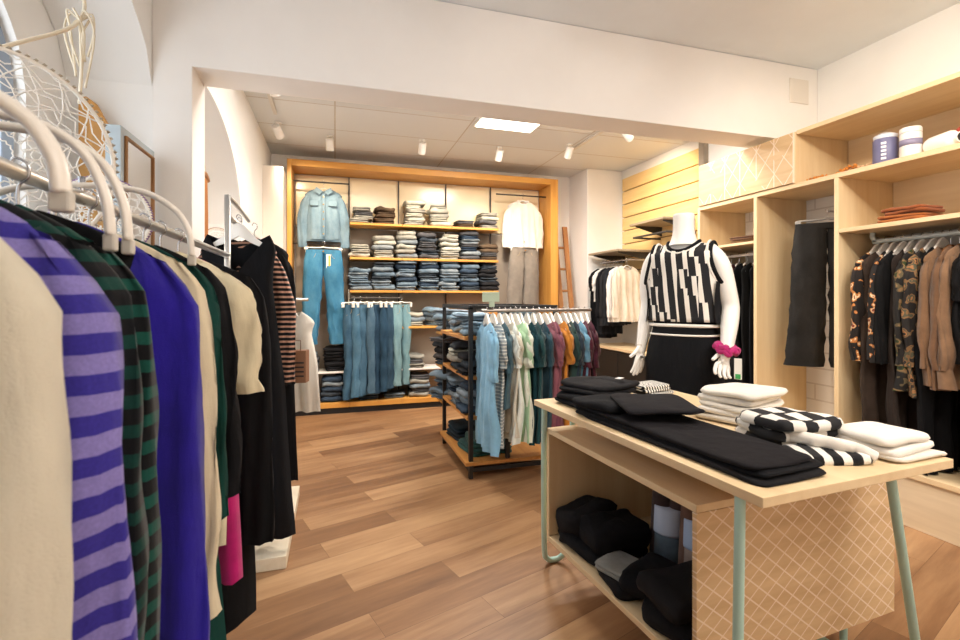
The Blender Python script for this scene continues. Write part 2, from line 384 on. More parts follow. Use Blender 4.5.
def garment(name, mat, kind='tee', L=.65, W=.2, hem=None, sl=0, rot=0, loc=(0, 0, 0), label='', cat='', group=None, short='', hanger='white', collar=None, cuff=None, amp=.012, depth=.04, neck=.07, scoop=.05, vneck=False, slr=(.075, .05), slout=.03, seed=None, lam=.09, waist=None, slmat=None, hk=True, hlabel=None, slfwd=0, slx=-.012, so_=1.6, slrows=16, drift=0, drop=.075, backscoop=.01, flat=.55, hemcurve=0.):
    GID[0] += 1; seed = seed if seed is not None else GID[0]
    hem = hem if hem is not None else W*1.05
    root = empty(name, loc, rot)
    mb = MB(); wid, zsh = garment_body(mb, L, W, hem, neck=neck, scoop=scoop, vneck=vneck, depth=depth, amp=amp, seed=seed, lam=lam, waist=waist, backscoop=backscoop, hemcurve=hemcurve, drop=drop)
    body = mb.build('bodice', mat, root, 180, weld=.0006)
    if sl:
        for s in (-1, 1):
            so = sleeve_mesh(s, W, zsh, sl, slr[0], slr[1], seed, slout, fwd=slfwd, flat=flat, xo=slx, so_=so_, rows=slrows, drift=drift).build('sleeve', slmat or mat, root, 180)
            if cuff:
                pass
    if collar:   # collar band around the neck
        m = MB(); pts = [(neck*math.cos(a), .014*math.sin(a)+(.0 if math.sin(a) > 0 else -.01), -.085+(.006 if math.sin(a) > 0 else -scoop*abs(math.sin(a))**1.2 if not vneck else 0)) for a in (2*PI*i/24 for i in range(24))]
        m.tube(pts, .006, 6, loop=True, ry=.009); m.build('collar', collar, root, 180)
    tag(root, label, cat, group)
    if hk: hang(hanger, loc, rot, hlabel or ('%s clothes hanger holding the %s' % ({'white': 'white', 'wood': 'brown wooden', 'thick': 'thick white', 'tall': 'white', 'black': 'black'}[hanger], short)), W)
    return root
HP = {}
def hang(kind, loc, rot, label, W=.2, group=None):
    key = (kind, round(W, 2))
    if key not in HP:
        root = empty('clothes_hanger', (0, 0, 0))
        m = MB(); a = spline([(-.012, 0, -.005), (-.004, 0, .009), (.012, 0, .0), (.012, 0, -.02), (0, 0, -.035), (0, 0, -.075)], 5); m.tube(a, .0022, 6)
        m.build('hook', plain('c9c9cc', .25, 1), root, 180)
        m = MB(); w = W-.015
        col = {'white': plain('f3eee6', .4), 'wood': wood('8a5a30', 'a87444', 'X'), 'black': plain('1c1c1c', .4), 'thick': plain('efe9df', .4), 'tall': plain('f6f1e9', .4)}[kind]
        tk = .009 if kind != 'thick' else .016
        w -= .02
        if kind == 'tall':
            m.prism([(0, -.028), (.025, -.04), (w*.55, -.098), (w, -.142), (w, -.156), (w*.5, -.128), (0, -.092), (-w*.5, -.128), (-w, -.156), (-w, -.142), (-w*.55, -.098), (-.025, -.04)], 'Y', -.006, .006)
        else:
            pts = spline([(-w, 0, -.155), (-w*.5, 0, -.122), (-.03, 0, -.086), (0, 0, -.076), (.03, 0, -.086), (w*.5, 0, -.122), (w, 0, -.155)], 5)
            m.tube(pts, [tk*.8]*len(pts), 8, ry=tk*.5 if kind != 'thick' else tk*.8)
        m.build('shoulder_bar', col, root, 180 if kind != 'tall' else 30)
        HP[key] = root; r = root
    else: r = dup(HP[key])
    r.location = loc; r.rotation_euler = (0, 0, rot); tag(r, label, 'hanger', group); return r
def clip_hang(loc, rot, label, W=.19, col='f0ebe2'):
    key = ('clip', round(W, 2), col)
    if key not in HP:
        root = empty('clip_hanger', (0, 0, 0)); m = MB()
        m.tube(spline([(-.012, 0, -.005), (-.004, 0, .009), (.012, 0, .0), (.012, 0, -.02), (0, 0, -.035), (0, 0, -.06)], 5), .0022, 6); m.build('hook', plain('c9c9cc', .25, 1), root, 180)
        m = MB(); m.tube(spline([(-W, 0, -.085), (-W+.01, 0, -.066), (-.04, 0, -.062), (0, 0, -.055), (.04, 0, -.062), (W-.01, 0, -.066), (W, 0, -.085)], 4), .007, 8); m.build('bar', plain(col, .4), root, 180)
        for s in (-1, 1):
            MB().box(s*(W-.015)-.013, -.012, -.115, s*(W-.015)+.013, .012, -.065).build('clip', plain(col, .4), root, None, .003)
        HP[key] = root; r = root
    else: r = dup(HP[key])
    r.location = loc; r.rotation_euler = (0, 0, rot); return tag(r, label, 'hanger')
def pants_parts(root, mat, W=.2, L=1.0, knee=.1, hem=.11, rise=.28, depth=.06, seed=0, top=-.09, detail=True, lw=None, amp=.006, tagm=None, splay=.012):
    n = 26
    for s in (-1, 1):
        rings = []
        for i in range(21):
            t = i/20; z = top-L*t; zr = (top-z)
            if zr < rise:
                q = zr/rise; outx = W*(.9+.12*math.sin(min(1, q)*PI/2)); inx = 0.0 if q < .93 else .004
            else:
                q = (zr-rise)/(L-rise); kq = min(1, q/.45); hw = (W*.5)*(1-kq)+knee*kq if q < .45 else knee+(hem-knee)*(q-.45)/.55
                hw = max(hw, .02); inx = .006+splay*q*2; outx = inx+2*hw if q > .1 else (W*1.02)*(1-q*10)+(inx+2*hw)*q*10
            cx = (inx+outx)/2; hw = (outx-inx)/2; dd = depth*(.45+.55*min(1, zr/.2))*(1 if zr < rise else 1-.25*min(1, (zr-rise)/.3))
            ring = []
            for j in range(n):
                a = 2*PI*j/n; x = sgn(math.cos(a))*abs(math.cos(a))**.75*hw; y = sgn(math.sin(a))*abs(math.sin(a))**.8*dd
                f = amp*(1+2*t); y += f*noise.noise(Vector((x*22, z*7, seed+s)))*2.2+noise.noise(Vector((0, z*3, seed)))*.02*t
                x += f*noise.noise(Vector((y*20, z*16, seed+s*3)))*1.5
                ring.append((s*(cx+x), y, z))
            rings.append(ring)
        MB().loft(rings, i == 20).build('leg', mat, root, 60)
    m = MB(); r0 = []
    for dz in (.004, -.036):
        r0.append([(W*.915*sgn(math.cos(a))*abs(math.cos(a))**.75, depth*.52*sgn(math.sin(a))*abs(math.sin(a))**.8-.0, top+dz) for a in (2*PI*j/28 for j in range(28))])
    m.loft(r0, False); wb = m.build('waistband', mat, root, 60)
    if detail:
        for x in (-W*.55, W*.55, -.16*W, .16*W):
            MB().box(x-.005, -depth*.56-.003, top-.045, x+.005, -depth*.5, top+.006).build('belt_loop', mat, wb, None, .001)
        MB().lathe([(.0, 0), (.009, 0), (.009, .003), (.0, .004)], (0, 0, 0), 12, Matrix.Rotation(PI/2, 3, 'X')).build('button', plain('b98a4a', .3, 1), wb, 60, loc=(0, -depth*.56, top-.016))
        for s in (-1, 1):
            q = spline([(s*W*.38, -depth*.62, top-.04), (s*W*.5, -depth*.72, top-.085), (s*W*.86, -depth*.5, top-.11)], 5)
            MB().tube(q, .0016, 5).build('pocket_seam', plain('b8a27a', .8), root, 180)
    if tagm:
        MB().box(.03, -depth*.75-.006, top-.2, .075, -depth*.75, top-.05).build('swing_tag', plain('f2efe8', .6), root, None, .001)
        MB().box(.052, -depth*.75-.0075, top-.2, .07, -depth*.75-.006, top-.06).build('swing_tag_stripe', plain('e2b23a', .6), root)

# ------------------------------------------------------------------ the room
WALL = paint('f5f0ea'); WALLW = paint('f3f0eb')
PLY = wood('dcbf94', 'e9d0a8', 'Y', .7, .45); PLYX = wood('d8bd94', 'e6cfaa', 'X', .7, .45); PLYZ = wood('dcbf92', 'ead2a9', 'Z', .6, .45)
ORW = wood('c98a3c', 'dca455', 'X', .8, .4); ORWZ = wood('c98a3c', 'dca455', 'Z', .8, .4); ORWY = wood('b87a3c', 'd09a58', 'Y', .8, .4)
BLK = plain('17171a', .45); CHR = plain('c4c4c8', .22, 1); MINT = plain('b4d6cb', .35); WHT = plain('f2eee7', .4)
HC = 2.98; HF = 2.86
fl = box('floor', floor_mat(), -1.6, -1.6, -.05, 3.6, 6.1, 0, bevel=0); stru(fl)
stru(box('ceiling', paint('ecf0f3'), -1.6, -1.7, HC, 3.7, 2.985, HC+.1, bevel=0))
cf = box('ceiling_far', tile_mat(), -1.1, 2.986, HF, 3.7, 6.1, HF+.1, bevel=0); stru(cf)
stru(box('wall_right', WALLW, 3.5, -1.7, 0, 3.6, 6.1, HC, bevel=0))
stru(box('wall_back', WALL, -1.1, 5.8, 0, 3.5, 5.9, HC, bevel=0))
stru(box('wall_rear', WALL, -1.6, -1.7, 0, 3.5, -1.6, HC, bevel=0))
stru(MB().prism([(-.865, 0), (-.69, 0), (-.69, 2.42), (3.499, 2.42), (3.499, HC-.002), (-.865, HC-.002)], 'Y', 2.74, 2.985).build('beam', WALL, None, None, .004))
stru(box('pilaster', paint('e9dfd2'), -.679, 5.1, 0, -.49, 5.799, 2.55, bevel=.004))
stru(box('column', WALLW, 3.0, 5.32, 0, 3.499, 5.799, HF-.002, bevel=.004))
def arch_wall(name, mat, x0, x1, y0, y1, a, b, sill, spring, rise, top, shift=0):
    mb = MB()
    if a > y0: mb.box(x0, y0, 0, x1, a, top)
    if b < y1: mb.box(x0, b, 0, x1, y1, top)
    if sill > 0: mb.box(x0, max(a, y0), 0, x1, b, sill)
    n = 40; cy = (a+b)/2; hw = (b-a)/2; pts = []
    for i in range(n+1):
        y = a+(b-a)*i/n; q = (y-cy)/hw; pts.append((y, spring+rise*math.sqrt(max(0, 1-q*q))))
    poly = pts+[(b, top), (a, top)]
    for i in range(n):
        (ya, za), (yb, zb) = pts[i], pts[i+1]
        if ya < y0-.01: continue
        v = [(x, y, z) for x in (x0, x1) for (y, z) in ((ya, za), (yb, zb), (yb, top), (ya, top))]
        f = [(0, 1, 5, 4)]+[(0, 3, 2, 1), (4, 5, 6, 7)]
        if i == 0 and False: pass
        f.append((3, 7, 6, 2)); mb.add(v, f)
    o = mb.build(name, mat, None, 35, weld=.0005); return stru(o)
arch_wall('wall_left', WALLW, -1.22, -.867, -1.6, 2.742, -.3, 2.742, .35, 2.3, .5, HC)
arch_wall('wall_left_outer', WALLW, -1.34, -1.222, -1.7, 3.0, .5, 2.44, .6, 2.1, .55, HC)
arch_wall('wall_left_far', WALLW, -1.0, -.68, 2.984, 5.8, 2.05, 4.0, .6, 1.80, .62, HF)
arch_wall('wall_left_far_outer', WALLW, -1.12, -1.002, 2.99, 5.8, 3.06, 3.62, .8, 1.8, .28, HF)
stru(box('wall_left_return', WALLW, -1.34, 2.743, 0, -.80, 2.98, HC, bevel=0))
def window(name, x, a, b, sill, spring, rise, mull):
    FR = plain('8e98a3', .4); m = MB(); cy = (a+b)/2; hw = (b-a)/2
    arc = [(x, a, sill)]+[(x, cy-hw*math.cos(PI*i/24), spring+rise*math.sin(PI*i/24)) for i in range(25)]+[(x, b, sill)]
    m.tube(arc, .028, 4, loop=True); fr = m.build(name, FR, None); stru(fr)
    for y in mull:
        q = (y-cy)/hw; stru(box(name+'_mullion', FR, x-.02, y-.02, sill, x+.02, y+.02, spring+rise*math.sqrt(1-q*q), fr))
    stru(box(name+'_crossbar', FR, x-.018, a, 1.5, x+.018, b, 1.53, fr))
    g = MB().prism([(p[1], p[2]) for p in arc], 'X', x-.004, x+.004).build(name+'_pane', glass(), fr); stru(g)
    stru(box(name+'_sill', WALLW, x+.03, a-.02, sill-.03, x+.14, b+.02, sill, fr))
window('window_1', -1.28, .52, 2.42, .62, 2.1, .53, (1.15, 1.8))
window('window_2', -1.06, 3.08, 3.60, .82, 1.8, .26, (3.34,))
stru(box('baseboard_left', WHT, -.679, 4.05, 0, -.668, 5.1, .08))
o = box('vent_cover', paint('eae1d5'), 3.22, 2.732, 2.70, 3.40, 2.741, 2.88, bevel=.003); tag(o, 'small square cream vent cover on the beam near the right wall', 'vent')
# ceiling lights of the far room
pn = empty('ceiling_panel_light', (1.525, 4.14, HF)); box('frame', WHT, -.29, -.165, -.012, .29, .165, 0, pn); box('diffuser', emit('fff1dc', 7), -.275, -.15, -.016, .275, .15, -.008, pn, 0)
tag(pn, 'square lit panel light flush in the tiled ceiling', 'light')
def spotlamp(x, y, zc, aim, power, label, col=(1, .80, .58), size=75, blend=.8, group=None):
    r = empty('spotlight', (x, y, zc)); d = Vector(aim).normalized(); q = d.to_track_quat('-Z', 'Y').to_matrix()
    MB().lathe([(0, 0), (.03, 0), (.03, -.012), (0, -.012)], n=16).build('mount', WHT, r, 40)
    MB().tube([(0, 0, -.01), (0, 0, -.05)], .008, 8).build('stem', WHT, r, 180)
    c = Vector((0, 0, -.085)); m = MB()
    prof = [(0, .06), (.034, .058), (.038, .05), (.038, -.055), (.033, -.06), (.031, -.045), (0, -.044)]
    m.lathe(prof, c, 20, q); lh = m.build('lamp_head', WHT, r, 40)
    MB().lathe([(0, -.047), (.03, -.047), (.03, -.049), (0, -.049)], c, 16, q).build('bulb_face', emit('ffd9a0', 8), lh)
    l = bpy.data.lights.new('spot', 'SPOT'); l.energy = power; l.color = col; l.spot_size = R(size); l.spot_blend = blend; l.shadow_soft_size = .035
    lo = bpy.data.objects.new('spot_beam', l); C.objects.link(lo); lo.parent = r; lo.location = c+q @ Vector((0, 0, -.07)); lo.rotation_euler = q.to_euler()
    tag(r, label, 'spotlight', group); return r
W0 = (1, .80, .56)
spotlamp(-.50, 4.75, HF, (.35, .8, -.7), 38, 'white cylinder spotlight in front of the left end of the denim wall')
spotlamp(-.42, 3.75, HF, (.1, .7, -.9), 30, 'white spotlight on the ceiling nearest the arched niche, close to the beam')
spotlamp(-.05, 5.0, HF, (.05, .42, -.9), 45, 'white cylinder spotlight above the denim jacket')
spotlamp(.85, 4.85, HF, (.0, .55, -.75), 45, 'white cylinder spotlight above the left half of the jeans shelves')
spotlamp(1.68, 4.85, HF, (.0, .55, -.75), 45, 'white cylinder spotlight above the right half of the jeans shelves')
spotlamp(2.35, 4.55, HF, (.05, .7, -.7), 24, 'white cylinder spotlight above the white shirt at the wall unit end')
spotlamp(2.62, 3.9, HF, (.8, .45, -.45), 55, 'white spotlight at the end of the track, aimed at the slatted panel')
tr = MB().box(2.44, 3.3, HF-.02, 2.47, 4.7, HF); tag(tr.build('lighting_track', plain('d8d2c8', .4), None, None, .002), 'thin white lighting track on the ceiling at the right of the lit panel', 'track')
tr = MB().box(-.51, 3.35, HF-.02, -.48, 4.5, HF); tag(tr.build('lighting_track', plain('d8d2c8', .4), None, None, .002), 'thin white lighting track on the ceiling beside the left arch', 'track')
for (x, y, aim, p) in ((1.6, 1.3, (.75, .38, -.62), 42), (1.6, .5, (.75, .1, -.62), 34), (.8, 1.3, (.35, .2, -.9), 26), (1.9, 1.6, (.8, .25, -.45), 24), (1.5, .0, (.10, .9, -.45), 24), (2.4, .2, (-.3, .9, -.42), 18)):  # the forward-aimed white pair is added to brighten the beam
    spotlamp(x, y, HC, aim, p, 'unseen white spotlight on the near ceiling, above the frame', size=100, col=(1, .86, .70) if aim[1] < .8 else (1, .98, .97), group='spotlights of the near room')
def area(loc, rot, sx, sy, p, col):
    l = bpy.data.lights.new('area', 'AREA'); l.shape = 'RECTANGLE'; l.size = sx; l.size_y = sy; l.energy = p; l.color = col
    o = bpy.data.objects.new('panel_light', l); o.location = loc; o.rotation_euler = rot; C.objects.link(o); return o
for (x, y, z, sx, sy, p) in ((2.0, .3, HC, 1.2, .6, 26), (2.2, -.8, HC, 1.2, .6, 26), (.5, 3.35, HF, .6, .3, 26), (2.3, 3.35, HF, .6, .3, 24)):  # unseen panels added for more bounced light, some of them behind the beam
    pn = empty('ceiling_panel_light', (x, y, z)); box('frame', WHT, -sx/2-.02, -sy/2-.02, -.012, sx/2+.02, sy/2+.02, 0, pn); box('diffuser', emit('fff1dc', 2), -sx/2, -sy/2, -.015, sx/2, sy/2, -.008, pn, 0)
    tag(pn, 'flat fill light panel added to the ceiling outside the view', 'light', 'added ceiling panel lights out of view'); area((x, y, z-.018), (0, 0, 0), sx, sy, p, (1, .95, .9))
area((1.525, 4.14, HF-.02), (0, 0, 0), .5, .28, 45, (1, .94, .87))
for (x, a, b, z0, z1) in ((-1.36, .5, 2.44, .6, 2.6), (-1.15, 3.12, 3.94, .8, 2.2)):
    l = bpy.data.lights.new('day', 'AREA'); l.shape = 'RECTANGLE'; l.size = z1-z0; l.size_y = b-a; l.energy = 22 if a < 1 else 7; l.color = (.86, .93, 1)
    o = bpy.data.objects.new('daylight', l); o.location = (x, (a+b)/2, (z0+z1)/2); o.rotation_euler = (0, R(-90), 0); C.objects.link(o)
w = bpy.data.worlds.new('World'); sc.world = w; w.use_nodes = True; w.node_tree.nodes['Background'].inputs[0].default_value = (.82, .91, 1, 1); w.node_tree.nodes['Background'].inputs[1].default_value = 1.0

# ------------------------------------------------------------------ denim wall unit
U0, U1, UF, UB, UT = -.484, 2.65, 5.42, 5.79, 2.72
un = empty('denim_wall_unit', ((U0+U1)/2, UF, 0)); ux = (U0+U1)/2
tag(un, 'wide orange wood wall unit with cream back panels filled with folded jeans', 'shelving unit')
def ubox(name, mat, x0, y0, z0, x1, y1, z1, b=.003, p=None):
    o = box(name, mat, x0-ux, y0-UF, z0, x1-ux, y1-UF, z1, un if p is None else p, b); return o
ubox('side_panel', ORWZ, U0, UF, 0, U0+.045, UB, UT-.001); ubox('side_panel', ORWZ, U1-.10, UF, 0, U1, UB, UT-.001)
ubox('top_panel', ORW, U0+.046, UF, UT-.07, U1-.101, UB, UT)
CRM = plain('f0dcb4', .2); GRB = plain('8d8378', .5)
XS = [U0+.05, .155, .725, 1.30, 1.875, U1-.105]
for i in range(5):
    ubox('back_panel', CRM, XS[i]+.008, UB-.02, 2.07, XS[i+1]-.008, UB-.005, UT-.08)
    ubox('lower_back_panel', paint('a4988a'), XS[i]+.008, UB-.02, .1, XS[i+1]-.008, UB-.005, 2.05)  # same cream panel; the weaker light below is put into a greyer colour
for x in XS[1:5]: ubox('upright', plain('4a4038', .5), x-.006, UB-.05, .1, x+.006, UB-.022, UT-.08, .001)
for x in (.155,): ubox('divider_panel', plain('e9e0d2', .5), x-.012, UF+.12, .1, x-.002, UB-.061, 1.35)
for a, b, z in ((1, 2, 2.08), (2, 3, 2.08), (3, 4, 2.08), (1, 2, 1.70), (2, 3, 1.70), (3, 4, 1.70), (1, 2, 1.335), (2, 3, 1.335), (3, 4, 1.335), (2, 3, .93), (3, 4, .93)):
    ubox('shelf', ORW, XS[a]+.002, UF+.01, z-.025, XS[b]-.002, UB-.061, z)
for a, b in ((0, 1), (1, 2), (2, 3), (3, 4)):
    ubox('white_shelf', WHT, XS[a]+.002, UF+.03, .43, XS[b]-.002-(.012 if a == 0 else 0), UB-.061, .45)
for a in range(5): ubox('base_board', ORW, XS[a]-.002, UF-.02, .065, XS[a+1]-.004, UB-.021, .12)
ubox('kickboard', BLK, U0+.05, UF+.0, 0, U1-.105, UF+.02, .064, .001)
for (x0, x1, z) in ((XS[0], XS[1]-.01, 2.50), (XS[0], XS[1]-.01, 1.845), (XS[4]+.01, XS[5], 2.5)):
    m = MB().tube([(x0-ux, .14, z+(.022 if z > 2 else 0)), (x1-ux, .14, z+(.022 if z > 2 else 0))], .009, 10); m.build('hanging_rail', plain('3a3632', .4), un, 180)
m = MB().tube([(XS[1]+.01-ux, .03, 1.25), (XS[2]-.01-ux, .03, 1.25)], .01, 10); m.box(XS[1]+.01-ux, .02, 1.24, XS[1]+.02-ux, .06, 1.29).box(XS[2]-.02-ux, .02, 1.24, XS[2]-.01-ux, .06, 1.29); m.build('hanging_rail', plain('3a3632', .4), un, 60)
m = MB().tube([(XS[4]-.02-ux, .01, 1.23), (XS[4]+.32-ux, .01, 1.23)], .009, 10)

# folded jeans stacks
JG = {}
def jeans_item(shape, matkey, mat):
    k = (shape, matkey)
    if k not in JG:
        w, d, h, s = ((.235, .29, .050, 1), (.25, .28, .057, 2), (.215, .30, .046, 3), (.24, .27, .053, 4))[shape]
        m = fold(w, d, h, 2 if s % 2 else 1, s*7, .012, .014, .6 if s % 2 else .4, .3, 1.0)
        # rolled seam ridge along the front edge
        JG[k] = (m.build('folded_jeans', mat, None, 180), h)
        JG[k][0]['_free'] = 1
    return JG[k]
used = set()
def place(o, loc, rz):
    if o.name not in used and '_free' in o.keys(): used.add(o.name); r = o; del o['_free']
    else:
        r = o.copy(); C.objects.link(r)
    r.location = loc; r.rotation_euler = (0, 0, rz); return r
TINT = {'grey': ('83827a', 'd6d2c6'), 'pale': ('a5a598', 'e6e2d4'), 'brown': ('4a3a2c', '84705a'), 'dgrey': ('3a3a3c', '86868a'), 'black': ('141416', '3a3a3e'), 'blue': ('3f5a72', 'a8bcc8'),
        'navy': ('1c2838', '5b6f84'), 'mid': ('4a6073', 'a9b9c2'), 'steel': ('566878', 'c2ccd0'), 'light': ('7796ac', 'd0dde2'), 'dark': ('232a33', '6c7780'), 'greyblue': ('63707a', 'c8ccca')}
CN = {'grey': 'grey', 'pale': 'pale grey', 'brown': 'dark brown', 'dgrey': 'charcoal', 'black': 'black', 'blue': 'blue', 'navy': 'navy', 'mid': 'mid blue', 'steel': 'steel blue', 'light': 'light blue', 'dark': 'inky', 'greyblue': 'grey blue'}
def jstack(x, y, z, n, tints, place_txt, group, rz=0, lean=0, shape=None, kind='jeans', seed=0, spread=.016):
    r = random.Random(int(x*1000)+int(z*100)+seed); zz = z
    for i in range(n):
        t = tints[i % len(tints)] if isinstance(tints, (list, tuple)) else tints
        sh = r.randrange(4) if shape is None else shape
        base, h = jeans_item(sh, t, denim(TINT[t][0], TINT[t][1]))
        k = rz+r.uniform(-.10, .10)
        o = place(base, (x+r.uniform(-spread, spread)+lean*i, y+r.uniform(-spread, spread), zz+.001), k+(PI if r.random() < .4 else 0)); zz += h*.97
        o.scale = [1-.022*i*r.random()*(2 if z > 2 else 1)]*2+[1]
        wh = 'topmost' if i == n-1 and n > 1 else ('only one' if n == 1 else ORD[i+1]+(' up' if i > 0 else ''))
        tag(o, f'{CN[t]} folded {kind}, {wh} in {place_txt}', 'jeans' if kind == 'jeans' else 'clothes', group)
    return zz
top = [(.27, 4, ('grey', 'grey', 'dgrey')), (.545, 4, ('brown',)), (.87, 6, ('grey', 'pale', 'pale')), (1.18, 5, ('pale', 'pale', 'grey')), (1.48, 2, ('brown', 'dgrey')), (1.77, 4, ('grey', 'dgrey', 'pale'))]
for i, (x, n, t) in enumerate(top):
    z = jstack(x, 5.60, 2.08, n, t, f'the {ORDL[i+1]} stack from the left, top jeans shelf', 'folded jeans on the top shelf', lean=(.012 if i == 0 else 0))
mid = [(.275, 3, ('pale', 'grey')), (.525, 5, ('pale', 'grey', 'greyblue')), (.78, 6, ('greyblue', 'grey', 'pale')), (1.035, 6, ('dgrey', 'dark', 'dgrey')), (1.285, 6, ('pale', 'grey', 'pale')), (1.53, 7, ('dgrey', 'greyblue', 'navy')), (1.77, 4, ('brown', 'dgrey', 'brown'))]
for i, (x, n, t) in enumerate(mid):
    jstack(x, 5.59, 1.70, n, t, f'the {ORDL[i+1]} stack from the left, middle jeans shelf', 'folded jeans on the middle shelf')
low = [(.275, 5, ('steel', 'mid', 'mid')), (.525, 6, ('mid', 'steel', 'dark')), (.78, 7, ('steel', 'mid', 'navy')), (1.035, 7, ('mid', 'navy', 'steel', 'dark')), (1.285, 7, ('steel', 'greyblue', 'mid')), (1.53, 6, ('dark', 'navy', 'mid')), (1.77, 7, ('black', 'black', 'dark'))]
for i, (x, n, t) in enumerate(low):
    jstack(x, 5.59, 1.335, n, t, f'the {ORDL[i+1]} stack from the left, third jeans shelf', 'folded jeans on the third shelf')
jstack(.87, 5.6, .93, 3, ('pale', 'steel'), 'the pale stack beside the bulky one, low shelf', 'folded jeans on the low shelf')
jstack(1.15, 5.57, .93, 4, ('light', 'steel', 'mid'), 'the bulky stack beside the black rack, low shelf', 'folded jeans on the low shelf', rz=.5, spread=.03)
jstack(.01, 5.6, .45, 5, ('black',), 'the black stack right of the white blouse, white shelf', 'folded jeans on the white shelf')
jstack(-.28, 5.6, .45, 4, ('dgrey', 'greyblue'), 'the grey stack behind the white blouse, white shelf', 'folded jeans on the white shelf')
jstack(.88, 5.6, .45, 3, ('grey', 'dgrey'), 'the small stack right of hanging jeans, white shelf', 'folded jeans on the white shelf')
jstack(-.02, 5.58, .12, 5, ('navy', 'dark', 'navy', 'greyblue'), 'the stack left of hanging jeans, base board', 'folded jeans on the base board')
jstack(-.29, 5.58, .12, 4, ('black', 'dark'), 'the dark stack under the white blouse, base board', 'folded jeans on the base board')
jstack(.35, 5.6, .12, 2, ('dark', 'mid'), 'the low pile under the left hanging jeans, base board', 'folded jeans on the base board')
jstack(.66, 5.6, .12, 1, ('steel',), 'the pile under the right hanging jeans, base board', 'folded jeans on the base board')
jstack(.93, 5.58, .12, 5, ('grey', 'dgrey', 'steel'), 'the stack right of hanging jeans, base board', 'folded jeans on the base board')

# hanging row of jeans
cols = [('mid', .30), ('blue', .5), ('blue', .62), ('blue', .2), ('navy', .1), ('navy', .1), ('navy', .3), ('light', .7)]
JH = [('2c4d66', '66899e'), ('3a6480', '7b9eb0'), ('33566f', '6f90a3'), ('3a586e', '748fa0'), ('1a3144', '40607a'), ('1f3a50', '47677d'), ('213a4f', '557488'), ('6a929c', 'a4bfc2')]
jd = ['leftmost, rolled at the waist', 'second from the left, bright blue', 'third from the left, mid blue', 'fourth from the left, grey blue', 'fifth from the left, dark', 'sixth from the left, dark', 'seventh from the left, dark', 'rightmost, pale washed']
hs = [.105, .095, .10, .085, .085, .085, .08, .09]
for i in range(8):
    x = .2+.071*i+(.02 if i == 7 else 0); root = empty('hanging_jeans', (x, 5.45, 1.262), R([30, 52, 38, 62, 40, 58, 48, 30][i]))
    pants_parts(root, denim(*JH[i]), W=.125, L=[1.02, .99, .98, .96, .97, .95, .92, .9][i], knee=.048, hem=[.065, .075, .07, .055, .05, .05, .055, .05][i], depth=.055, seed=i*3+1, detail=i in (0, 1, 7), amp=.004, splay=.004)
    tag(root, 'blue jeans hanging under the shelves, ' + jd[i], 'jeans', 'jeans hanging on the low rail')
    clip_hang((x, 5.45, 1.262), R([30, 52, 38, 62, 40, 58, 48, 30][i]), 'white clip hanger of the low-rail jeans, ' + ['leftmost', 'second from the left', 'third from the left', 'fourth from the left', 'fifth from the left', 'sixth from the left', 'seventh from the left', 'rightmost'][i], .15)

# denim jacket and light jeans in the left bay
DJ = denim('5f7d90', 'a9bdc6', .6)
jk = garment('denim_jacket', DJ, L=.56, W=.195, hem=.19, sl=.57, loc=(-.12, 5.56, 2.535), slr=(.065, .048), slout=.075, depth=.07, neck=.075, scoop=.03, label='pale blue denim jacket hanging above the light blue jeans', cat='jacket', short='pale denim jacket', amp=.008, flat=.6, seed=3)
for s in (-1, 1):
    m = MB(); m.box(s*.095-.045, -.083, -.285, s*.095+.045, -.074, -.23); m.build('pocket_flap', DJ, jk, None, .003)
    m = MB(); m.loft([[(s*.005, -.055, -.12), (s*.075, -.03, -.075), (s*.10, -.055, -.12), (s*.045, -.075, -.165)], [(s*.005, -.068, -.123), (s*.075, -.036, -.072), (s*.10, -.062, -.123), (s*.045, -.084, -.168)]]); m.build('collar', denim('6a8798', 'b3c5cc', .6), jk, None, .003)
m = MB(); m.box(-.014, -.088, -.62, .014, -.076, -.15); m.build('button_placket', DJ, jk, None, .003)
for k in range(6): MB().lathe([(0, 0), (.008, 0), (.008, .004), (0, .005)], (0, 0, 0), 10, Matrix.Rotation(PI/2, 3, 'X')).build('button', plain('a88a5a', .3, 1), jk, 60, loc=(0, -.088, -.19-.08*k))
m = MB(); rr = [[(.185*sgn(math.cos(a))*abs(math.cos(a))**.7, .052*sgn(math.sin(a))*abs(math.sin(a))**.8, z) for a in (2*PI*j/28 for j in range(28))] for z in (-.62, -.665)]
m.loft(rr, False); m.build('waistband', DJ, jk, 60)
lj = empty('hanging_jeans', (-.12, 5.50, 1.86)); pants_parts(lj, denim('2f7298', '6fa3bb', .5), W=.205, L=1.02, knee=.092, hem=.092, depth=.075, seed=5, tagm=True, top=-.09, splay=.03)
tag(lj, 'light blue high waisted jeans with yellow tag below the denim jacket', 'jeans'); clip_hang((-.12, 5.50, 1.86), 0, 'white clip hanger holding the light blue jeans with the yellow tag', .19)
